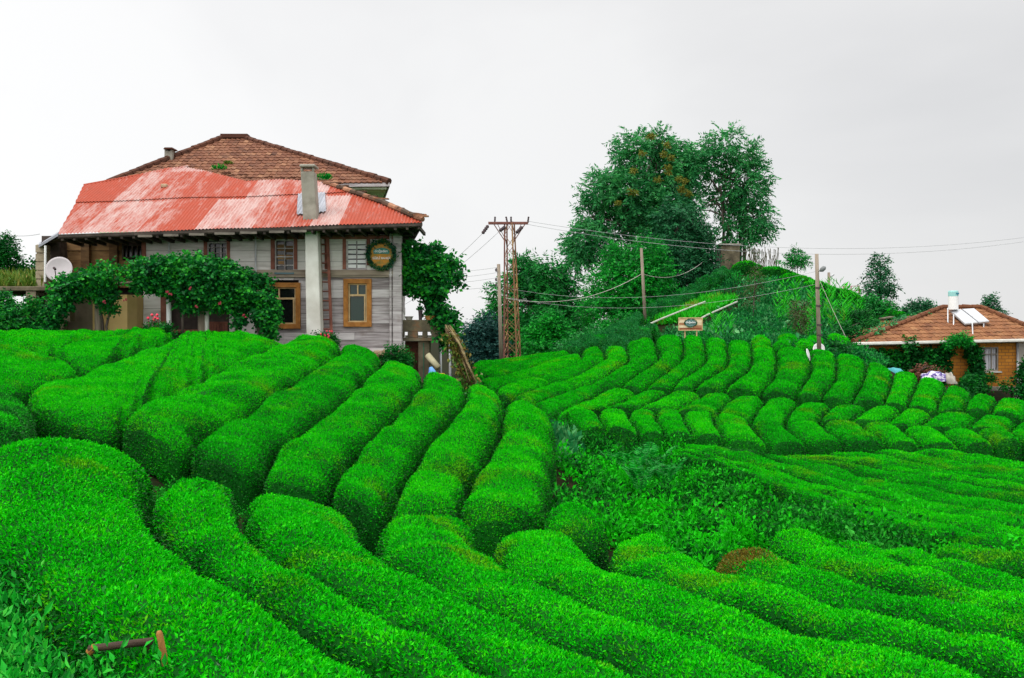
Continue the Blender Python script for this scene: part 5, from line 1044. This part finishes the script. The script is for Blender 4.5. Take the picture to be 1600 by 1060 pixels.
# ------------------------------------------------------------------ trees
tree('tree', 'tall broad tree on the hilltop with yellow seed clusters', [(1000,245,44,40,72),(945,300,36,34,71),(1030,222,30,20,72),(920,340,22,26,71),(985,310,55,50,71.5),(1050,280,34,50,72),(910,380,26,30,70.5),(960,370,45,40,70.5),(1040,340,40,50,71),(900,400,18,20,70),(1066,262,22,34,72.5),(1072,315,22,30,72.5)],
 [[(1040,430,71.5),(1035,370,71.5),(1020,310,71.5)],[(1000,440,71),(990,380,71),(975,330,71)]], TREE_A, n=3200, RL=.9, LL=.42, k=11, wid=.32, droop=.45, holes=.30, hs=.55, r0=.28, group='two tall trees on the hilltop')
tree('tree', 'tall airy tree with visible trunks beside the concrete hut', [(1135,225,36,26,73),(1095,260,34,38,73.5),(1165,290,36,40,73),(1120,310,34,40,73),(1180,340,30,36,72.5),(1140,370,30,24,73),(1190,365,22,20,72.5),(1085,330,26,40,73.5),(1100,375,22,26,73.5),(1165,245,22,24,73),(1150,395,28,8,72.5)],
 [[(1128,418,72.5),(1131,360,72.8),(1125,290,73)],[(1131,418,72.4),(1139,350,72.8),(1142,270,73)],[(1163,412,72.6),(1163,350,72.8),(1168,290,73)],[(1156,412,72.8),(1157,350,73),(1150,280,73)]], TREE_A, n=1900, RL=.9, LL=.40, k=11, wid=.32, droop=.4, holes=.62, hs=.6, r0=.2, group='two tall trees on the hilltop')
SEEDS = leaf_mat('seed_cluster_gold', [(0.11,0.14,0.02),(0.22,0.20,0.03),(0.10,0.22,0.03)], trans=.3)
tr0 = bpy.data.objects['tree']
for px, py in ((1016,212),(1003,240),(1037,242),(1045,262),(990,267),(1060,280),(1070,283),(1062,300),(1076,303),(992,302),(1045,270),(1028,282),(965,318),(1018,214),(1042,226),(1066,294),(985,300),(1048,247)):
    n = 80; c_ = np.array(P(px, py, 69.0)); leaf_obj('seed_cluster', leaves(c_ + rng.normal(size=(n,3)) * np.array([.10,.10,.08]), rng.normal(size=(n,3)) + np.array([0,-.3,-.2]), .24, .35), SEEDS, tr0)
tree('dark_tree', 'dense dark tree filling the gap below the two tall trees', [(1060,355,40,46,68.5),(1040,400,44,34,68),(1085,385,30,36,69),(1020,430,40,24,67.5),(1075,420,36,18,68.5),(1100,410,20,16,69)], [[(1050,450,68),(1055,400,68.2),(1060,350,68.5)]], TREE_D, n=2300, RL=.7, LL=.3, k=8, wid=.4, r0=.2)
tree('green_tree', 'bright green bushy tree behind the thin wooden pole', [(985,430,42,34,62),(1010,400,30,28,62.5),(950,455,40,34,61),(990,470,46,30,61),(930,490,30,24,60),(1020,440,30,34,62),(960,405,24,24,62.5)], [[(985,520,61),(985,460,61.5),(985,420,62)]], TREE_C, n=2600, RL=.65, LL=.27, k=8, wid=.4, droop=.25, r0=.15)
tree('shade_tree', 'dark shaded tree between the hut and the bright green tree', [(1060,445,46,20,69.5),(1020,470,30,22,67),(1100,430,26,14,70.5),(1000,490,40,16,65)], [[(1060,470,69),(1058,440,69)]], TREE_D, n=1300, RL=.6, LL=.28, k=7, wid=.42, r0=.12)
tree('feathery_tree', 'wide feathery tree rising behind the steel pylon', [(820,430,34,24,66),(855,440,34,34,66.5),(800,470,34,34,66),(840,490,50,40,66),(880,460,30,34,67),(775,510,30,28,65.5),(805,520,40,30,65),(815,408,12,8,66),(860,510,40,30,66),(900,440,18,24,67.5),(890,500,30,34,66)],
 [[(825,570,66),(825,500,66),(830,440,66)],[(800,570,65.5),(795,500,65.5),(800,460,66)]], TREE_B, n=3200, RL=.85, LL=.36, k=10, wid=.34, droop=.4, holes=.30, hs=.6, r0=.16)
tree('bluish_tree', 'dark bluish tree at the open edge beside the dry vine bundle', [(752,525,26,26,62),(735,540,18,22,62),(768,540,24,24,62),(748,555,34,14,61.5),(765,505,16,14,62.5)], [[(752,575,62),(752,530,62)]], leaf_mat('bluish_leaf', [(0.006,0.03,0.028),(0.012,0.06,0.05),(0.03,0.11,0.08)], trans=.15), n=1500, RL=.6, LL=.27, k=8, wid=.4, r0=.1, holes=.2)
tree('round_tree', 'small rounded tree right behind the foot of the pylon', [(858,518,26,22,57),(835,530,18,18,57),(880,535,24,18,57),(850,545,36,12,56.5),(862,500,14,10,57)], [[(858,560,57),(858,520,57)]], TREE_C, n=1700, RL=.5, LL=.24, k=7, wid=.42, droop=.2, r0=.1)
shrub('bush', 'scrubby bush along the foot of the dark trees above the curling rows', [(905,535,22,10,55),(935,522,22,10,56.5),(885,545,16,8,54)], 700, TREE_B, RL=.4, LL=.2, group='bushes along the foot of the trees')
shrub('bush', 'scrubby bush below the thin wooden pole', [(980,502,20,9,57.5),(955,512,16,9,57)], 600, TREE_C, RL=.4, LL=.2, group='bushes along the foot of the trees')
tree('slim_tree', 'slim dark tree standing alone on the slope behind the brick house', [(1373,420,16,16,57),(1372,440,22,18,57),(1374,405,10,9,57),(1362,455,16,10,57),(1388,450,14,10,57),(1376,462,20,8,57)], [[(1378,500,57),(1377,470,57),(1374,410,57)]], TREE_D, n=520, RL=.4, LL=.2, k=6, wid=.42, r0=.10, holes=.45, hs=1.2, group='small trees on the hill slope')
tree('sapling', 'small leafy tree on the skyline between hut and lamp pole', [(1245,402,13,8,66),(1238,408,10,8,66),(1252,408,12,7,66),(1245,392,5,4,66),(1226,408,6,4,66)], [[(1246,432,66),(1246,400,66)]], TREE_B, n=240, RL=.45, LL=.2, k=7, wid=.4, r0=.05, group='small trees on the hill slope')
tree('sapling', 'thin reddish sapling in the middle of the hill garden', [(1178,445,14,16,54),(1176,465,16,14,54),(1182,425,9,12,54)], [[(1177,510,53.5),(1178,470,54),(1180,430,54)]], DRYLEAF, n=190, RL=.35, LL=.13, k=5, wid=.42, r0=.06, holes=.7, group='small trees on the hill slope')
tree('sapling', 'brownish bush with bare stem in the garden before the lamp pole', [(1250,482,14,12,45),(1248,497,15,12,45),(1252,510,10,8,45)], [[(1251,530,45),(1250,490,45)]], DRYLEAF, n=240, RL=.3, LL=.12, k=6, wid=.42, r0=.04, holes=.4, group='small trees on the hill slope')
tree('far_tree', 'grey green tree behind the roof of the brick house at its chimney end', [(1440,482,16,11,66),(1425,486,12,8,66),(1452,487,8,6,66),(1410,490,6,5,66)], [[(1440,515,66),(1440,485,66)]], TREE_D, n=480, RL=.5, LL=.24, k=7, wid=.4, r0=.1, holes=.3, group='trees behind the brick house')
tree('far_tree', 'grey green tree behind the roof ridge beyond the solar panels', [(1549,480,10,14,64),(1556,492,14,10,64),(1545,466,5,6,64)], [[(1550,520,64),(1550,480,64)]], TREE_D, n=300, RL=.5, LL=.22, k=7, wid=.4, r0=.1, holes=.4, group='trees behind the brick house')
shrub('bush', 'dense dark bush on the slope beside the eave of the brick house', [(1345,500,22,14,50),(1325,525,22,16,44),(1365,515,20,14,48),(1310,545,14,10,40)], 1300, IVY, RL=.35, LL=.17, group='bushes on the slope by the brick house')
shrub('bush', 'leafy bush below the slim tree', [(1362,478,16,12,56),(1385,482,14,10,55.5)], 420, TREE_B, RL=.35, LL=.18, group='bushes on the slope by the brick house')
# thin weeds and maize on the hill
e_ = empty('dry_weeds', P(1190, 412, 70), 'tall dry weeds against the sky beside the concrete hut', 'weeds'); m = MB()
for _ in range(90):
    x = random.uniform(1162, 1216); p = P(x, 418 + (x-1162)*.12, 69.5); q = P(x + random.uniform(-4,4), random.uniform(386, 410), 69.5); m.tube([p, p.lerp(q,.5) + Vector((random.uniform(-.06,.06),0,0)), q], [.012,.010,.03], 4)
m.build('stalks', M('grey_stalk', [(0.3,(0.05,0.06,0.03)),(0.7,(0.12,0.10,0.06))], scale=5, bmp=0), e_)
for k, (px, py, d, h) in enumerate(((1218,496,50,1.6),(1232,478,53,1.9),(1272,470,52,2.0),(1286,478,50,1.8),(1304,470,54,2.0),(1322,478,52,2.1),(1312,488,49,1.6),(1262,500,46,1.4),(1128,505,44,1.2),(1334,484,53,1.8))):
    b0 = P(px, py, d); b0 = Vector((b0.x, b0.y, float(G(b0.x, b0.y)))); e_ = empty('maize_plant', b0, 'tall maize plants standing in the hill garden', 'maize', 'maize plants in the hill garden'); vs = []
    for s in range(5):
        c_ = np.array(b0) + np.array([random.uniform(-.4,.4), random.uniform(-.3,.3), 0]); n = 16; t = np.linspace(.15, 1, n); an = rng.uniform(0, 6.283, n); p = c_ + np.stack([0*t, 0*t, t*h], 1)
        vs.append(leaves(p, np.stack([np.cos(an), np.sin(an), 1.0 + 0*t], 1), .48, .13, -.05))
    leaf_obj('blades', merge(vs), MOWN, e_)
# ------------------------------------------------------------------ brick house at the right
HD = 44.0
def hx(px, d=HD): return (px - CX) / F * d
def hz(py, d=HD): return P(CX, py, d).z
bh = empty('brick_house', (hx(1480), HD, -4.2), 'orange brick house with a clay tile hip roof and white gutter below the hill', 'house')
BRICK = None
mB, ntB, bB = new_mat('orange_brick'); t = N(ntB, 'ShaderNodeTexCoord'); mp_ = N(ntB, 'ShaderNodeMapping'); mp_.inputs['Rotation'].default_value = (math.pi/2, 0, 0); L(ntB, t.outputs['Object'], mp_.inputs[0])
br_ = N(ntB, 'ShaderNodeTexBrick', Scale=1.0); L(ntB, mp_.outputs[0], br_.inputs[0])
for k_, v_ in (('Color1', (0.62,0.25,0.035,1)), ('Color2', (0.50,0.19,0.027,1)), ('Mortar', (0.22,0.11,0.04,1))): br_.inputs[k_].default_value = v_
for k_, v_ in (('Mortar Size', .014), ('Brick Width', .34), ('Row Height', .15), ('Bias', -.2)): br_.inputs[k_].default_value = v_
L(ntB, mixc(ntB, ramp(ntB, tex_noise(ntB, 1.3, 6), [(0.45,(0,0,0)),(0.75,(.6,.6,.6))]), br_.outputs[0], (0.30,0.10,0.02)), bB.inputs['Base Color']); bB.inputs['Roughness'].default_value = .9; bB.inputs['Specular IOR Level'].default_value = .15
wz0, wz1 = hz(604), hz(533)
hole = (hx(1527.5), hx(1560.5), hz(580), hz(542.5)); m = MB(); xw0, xw1 = hx(1352), hx(1591)
for (a, b_, c_, d_) in ((xw0, hole[0], wz0, wz1), (hole[1], xw1, wz0, wz1), (hole[0], hole[1], wz0, hole[2]), (hole[0], hole[1], hole[3], wz1)): m.box(a, b_, HD, HD + .25, c_, d_)
m.box(xw0, xw0 + .25, HD + .25, 52, wz0, wz1); m.box(xw1 - .25, xw1, HD + .25, 52, wz0, wz1); m.box(xw0 + .25, xw1 - .25, 51.7, 52, wz0, wz1); m.build('wall', mB, bh)
m = MB(); m.box(hx(1340), hx(1594), HD - .06, 52.1, hz(611), hz(604.2)); m.build('floor_slab', CONC_G, bh, bevel=.02)
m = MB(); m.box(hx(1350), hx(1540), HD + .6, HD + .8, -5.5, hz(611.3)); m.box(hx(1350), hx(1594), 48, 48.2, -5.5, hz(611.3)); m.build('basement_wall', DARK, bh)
MB().box(hx(1585), hx(1592), HD, HD + .3, -5.5, hz(611.3)).build('column', CONC_G, bh)
m = MB(); m.tube([Vector((hx(1589.5), HD - .12, hz(640))), Vector((hx(1589), HD - .12, hz(612))), Vector((hx(1588), HD - .10, hz(536)))], .055, 8); m.build('downpipe', STEEL, bh, smooth=True)
m = MB(); m.box(hx(1596), hx(1660), HD + .9, HD + 1.1, hz(604), wz1); m.build('set_back_wall', CONC_W, bh)
m = MB(); m.box(hx(1350), hx(1360), HD - .03, HD - .003, hz(560), hz(541)); m.box(hx(1353), hx(1357), HD - .06, HD - .03, hz(548), hz(543)); m.build('meter_box', CONC_W, bh)
m = MB(); window_frame(m, hole[0], hole[1], hole[2], hole[3], HD + .06, .06, .04)
for t_ in (.36, .70): xx = hole[0] + (hole[1]-hole[0])*t_; m.box(xx - .025, xx + .025, HD + .04, HD + .1, hole[2] + .06, hole[3] - .06)
zz = hole[2] + (hole[3]-hole[2])*.70; m.box(hole[0] + .06, hole[1] - .06, HD + .045, HD + .095, zz - .025, zz + .025); wn = m.build('window', M('grey_sash', [(0.3,(0.22,0.19,0.16)),(0.7,(0.34,0.30,0.26))], scale=4), bh)
m = MB()
for i in range(24):
    x = hole[0] + .03 + (hole[1]-hole[0]-.06)*i/24; m.box(x, x + .035, HD + .17 + .012*(i%3), HD + .18 + .012*(i%3), hole[2] + .03, hole[3] - .03)
m.build('curtain', M('net_curtain', [(0.3,(0.66,0.66,0.70)),(0.7,(0.80,0.80,0.84))], scale=3, bmp=0), wn)
m = MB(); m.box(hole[0] + .04, hole[1] - .04, HD + .20, HD + .25, hole[2], hole[3]); m.build('pane', PANE, wn)
m = MB(); m.box(hole[0] - .05, hole[1] + .12, HD - .10, HD + .06, hole[2] - .08, hole[2] - .004); m.build('sill', CONC_W, wn, bevel=.01)
# roof
el, er = P(1333, 536, 43.3), P(1648, 529.5, 43.3); hb_ = plane_basis(el, er, el + Vector((0, 1, .46)))
r1, r2 = on_plane(1474, 482, hb_[0], hb_[3]), on_plane(1533, 482, hb_[0], hb_[3]); hpoly = [uv_of(p, hb_) for p in (el, er, r2, r1)]
rt = tiled('tile_roof', hpoly, hb_, TILE_NEW, bh, tw=.26, th=.38, seed=4)
b1, b2 = Vector((el.x + .2, 53.2, el.z)), Vector((er.x, 53.2, er.z)); dn = Vector((0, 0, -.02))
m = MB(); m.add([v + dn for v in (el, er, b2, b1, r1, r2)], [(0, 1, 5, 4), (1, 2, 5), (2, 3, 4, 5), (3, 0, 4)]); m.build('roof_deck', TILE_NEW, bh)
rp = plane_basis(er, b2, r2); tiled('tile_roof', [uv_of(p, rp) for p in (er, b2, r2)], rp, TILE_NEW, bh, tw=.26, th=.38, seed=6)
m = MB()
for a, b_ in ((el, r1), (r1, r2), (er, r2)): ridge_tiles(m, a + Vector((0,0,.05)), b_ + Vector((0,0,.06)), .12)
m.build('ridge_tile', TILE_NEW, rt)
m = MB(); m.bar(el + Vector((-.05,-.07,-.04)), er + Vector((0,-.07,-.04)), .13, .13); m.build('gutter', CONC_W, bh, bevel=.02)
m = MB(); m.hexa([el + Vector((.05,.05,-.14)), er + Vector((0,.05,-.14)), Vector((er.x,52.9,er.z-.14)), Vector((el.x+.3,52.9,el.z-.14)), el + Vector((.05,.05,-.10)), er + Vector((0,.05,-.10)), Vector((er.x,52.9,er.z-.10)), Vector((el.x+.3,52.9,el.z-.10))]); m.build('soffit', BEAM, bh)
c0 = P(1385.5, 512, 46.2); m = MB(); w = 6.2/F*46.2; m.box(c0.x - w, c0.x + w, 46, 46.5, c0.z - .4, P(1385,501.5,46.2).z); ch = m.build('chimney', mB, bh)
m = MB(); z = P(1385,501.5,46.2).z; m.box(c0.x - w*.9, c0.x - w*.6, 46.02, 46.48, z, z + .10); m.box(c0.x + w*.6, c0.x + w*.9, 46.02, 46.48, z, z + .10); m.hexa([(c0.x-w*1.2,45.9,z+.08),(c0.x+w*1.4,45.9,z+.16),(c0.x+w*1.4,46.6,z+.16),(c0.x-w*1.2,46.6,z+.08),(c0.x-w*1.2,45.9,z+.13),(c0.x+w*1.4,45.9,z+.22),(c0.x+w*1.4,46.6,z+.22),(c0.x-w*1.2,46.6,z+.13)]); m.build('chimney_cap', CONC_D, ch)
# solar water heater
def ro(px, py, lift=0.0): return on_plane(px, py, hb_[0], hb_[3]) + Vector((0, 0, lift))
s0 = ro(1500, 500); sh_ = empty('solar_heater', s0, 'solar water heater with a white upright tank and two tilted panels on the clay roof', 'solar heater')
tb_, tt_ = P(1489.5, 484, 45.6), P(1489.5, 454.5, 45.6); rr = 7.4/F*45.6
m = MB(); m.tube([tb_, tb_.lerp(tt_, .70)], rr, 24); m.build('tank', WHITE, sh_, smooth=False); m = MB(); m.tube([tb_.lerp(tt_, .703), tb_.lerp(tt_, .95), tt_], [rr*1.01, rr*1.01, rr*.9], 24)
m.build('tank_lid', M('teal_enamel', [(0.3,(0.20,0.50,0.47)),(0.7,(0.30,0.57,0.54))], scale=2, rough=.4, bmp=0), sh_)
m = MB(); m.box(tb_.x + .02, tb_.x + rr*.75, 45.6 - rr*1.03, 45.6 - rr*.6, tb_.lerp(tt_,.80).z, tb_.lerp(tt_,.88).z); m.build('tank_mark', M('dark_teal_print', [(0.3,(0.02,0.14,0.2)),(0.7,(0.04,0.2,0.26))], scale=5, bmp=0), sh_)
for q in (((1484,485,45.7),(1501,483,45.7),(1528,504,44.5),(1508,506,44.5)), ((1503,483,45.7),(1522,482,45.7),(1546,502,44.5),(1530,504,44.5))):
    a, b_, c_, d_ = [P(*x) for x in q]; nn = (d_ - a).cross(b_ - a).normalized(); nn = nn if nn.z > 0 else -nn; th = nn * .08
    m = MB(); m.hexa([a - th, b_ - th, c_ - th, d_ - th, a, b_, c_, d_]); p = m.build('panel', STEEL, sh_)
    ins = [a.lerp(c_, .04), b_.lerp(d_, .04), c_.lerp(a, .04), d_.lerp(b_, .04)]; m = MB(); m.hexa([v + nn*.002 for v in ins] + [v + nn*.012 for v in ins]); m.build('cover_glass', M('frosted_panel_glass', [(0.3,(0.40,0.41,0.43)),(0.7,(0.46,0.47,0.49))], scale=1, rough=.25, bmp=0), p)
for (x0, y0, dd0, x1, y1) in ((1481,482,45.6,1481,506),(1519,503,44.6,1520,523),(1490,492,45.2,1490,509),(1537,502,44.6,1537,512)): MB().tube([P(x0, y0, dd0), ro(x1, y1)], .03, 6).build('stand_leg', STEEL, sh_)
# ivy and clutter
def ivy(name, label, blobs, n, **kw): return vine(name, label, blobs, n, IVY, 'ivy', RL=.3, LL=.18, **kw)
ivy('wall_ivy', 'thick ivy covering the brick wall under the white gutter', [(1372,560,22,13,43.6,6),(1412,562,26,14,43.6,6),(1446,560,26,18,43.6,6),(1468,570,14,20,43.6,6),(1400,582,30,10,43.6,8),(1478,547,10,6,43.5,5),(1420,535,7,8,43.2,4),(1464,586,22,8,43.5,6),(1355,568,14,14,43.6,8)], 1500)
ivy('wall_ivy', 'narrow strip of ivy climbing beside the white curtained window', [(1522,552,6,14,43.6,4),(1526,570,6,16,43.6,4),(1516,540,6,6,43.6,4),(1524,590,10,14,43.5,6)], 420)
shrub('ivy_bush', 'leafy bush below the window of the brick house', [(1516,598,9,9,42.8),(1530,606,12,7,42.8),(1510,606,12,9,42.5),(1545,590,6,4,42.8)], 520, IVY, RL=.3, LL=.16)
shrub('roof_creeper', 'green creeper spreading over the gutter of the brick house', [(1500,531,14,7,43.0),(1485,537,10,6,43.1),(1508,533,10,4,43.0)], 260, TREE_C, RL=.25, LL=.15, rooted=False)
shrub('roof_creeper', 'pale creeper leaves along the hip of the clay roof below its chimney', [(1370,518,12,4,44.2),(1390,508,14,3,45.0),(1412,499,16,3,45.8),(1435,492,14,2.5,46.3)], 160, PALELEAF, RL=.25, LL=.18, rooted=False)
shrub('side_bush', 'bush at the photo edge beside the downpipe of the brick house', [(1602,590,10,24,42.8),(1598,612,8,12,42.8),(1575,602,12,5,43.2)], 380, IVY, RL=.3, LL=.16)
weedy('weeds', 'dark weeds at the open basement of the brick house', [(hx(1440),39),(hx(1600),39),(hx(1610),43.6),(hx(1440),43.6)], 4, .5, .45, 40, .18, IVY)
def heap(name, label, cat, px, py, rx, rz, d, mat, seed, ry=.5):
    c_ = P(px, py, d); a, b_ = rx/F*d, rz/F*d; k1, k2 = 22, 10; th = np.linspace(0, 2*math.pi, k1, endpoint=False); ph = np.linspace(0, math.pi/2, k2); T, Pp = np.meshgrid(th, ph); q = 1 + .22*wav(np.cos(T)*np.cos(Pp), np.sin(T)*np.cos(Pp), np.sin(Pp), 3.5, seed)
    V = np.stack([c_.x + a*np.cos(T)*np.cos(Pp)*q, c_.y + ry*np.sin(T)*np.cos(Pp)*q, c_.z + 1.7*b_*np.sin(Pp)*q - b_*.9], -1).reshape(-1,3)
    Q = [[j*k1+i, j*k1+(i+1)%k1, (j+1)*k1+(i+1)%k1, (j+1)*k1+i] for j in range(k2-1) for i in range(k1)]; o = np_mesh(name, V, np.array(Q), np.zeros(len(Q)), [mat], smooth_first=len(Q)); return tag(o, label, cat)
heap('tarpaulin', 'teal tarpaulin heaped against the ivy of the brick house', 'tarpaulin', 1398, 580, 16, 9, 40.5, M('teal_tarp', [(0.3,(0.02,0.22,0.24)),(0.7,(0.04,0.33,0.35))], scale=4, rough=.5), 31)
heap('cloth_heap', 'purple and white patterned cloth heap before the brick house', 'cloth', 1460, 588, 19, 8, 39.5, M('purple_white_cloth', [(0.40,(0.06,0.045,0.16)),(0.48,(0.16,0.12,0.30)),(0.54,(0.50,0.48,0.56)),(0.7,(0.60,0.60,0.64))], scale=6.5, detail=3), 32)
heap('sack', 'pale grey sack slumped at the end of the cloth heap', 'sack', 1484, 591, 7, 9, 39.2, CONC_G, 33)
e_ = shrub('dry_plant', 'brown withered plant between teal tarpaulin and cloth heap', [(1434,582,10,5,40.2),(1446,578,8,5,40.2),(1468,581,6,4,40)], 110, leaf_mat('withered_plant_leaf', [(0.06,0.02,0.012),(0.14,0.05,0.03),(0.20,0.09,0.05)], trans=.1), RL=.25, LL=.13)
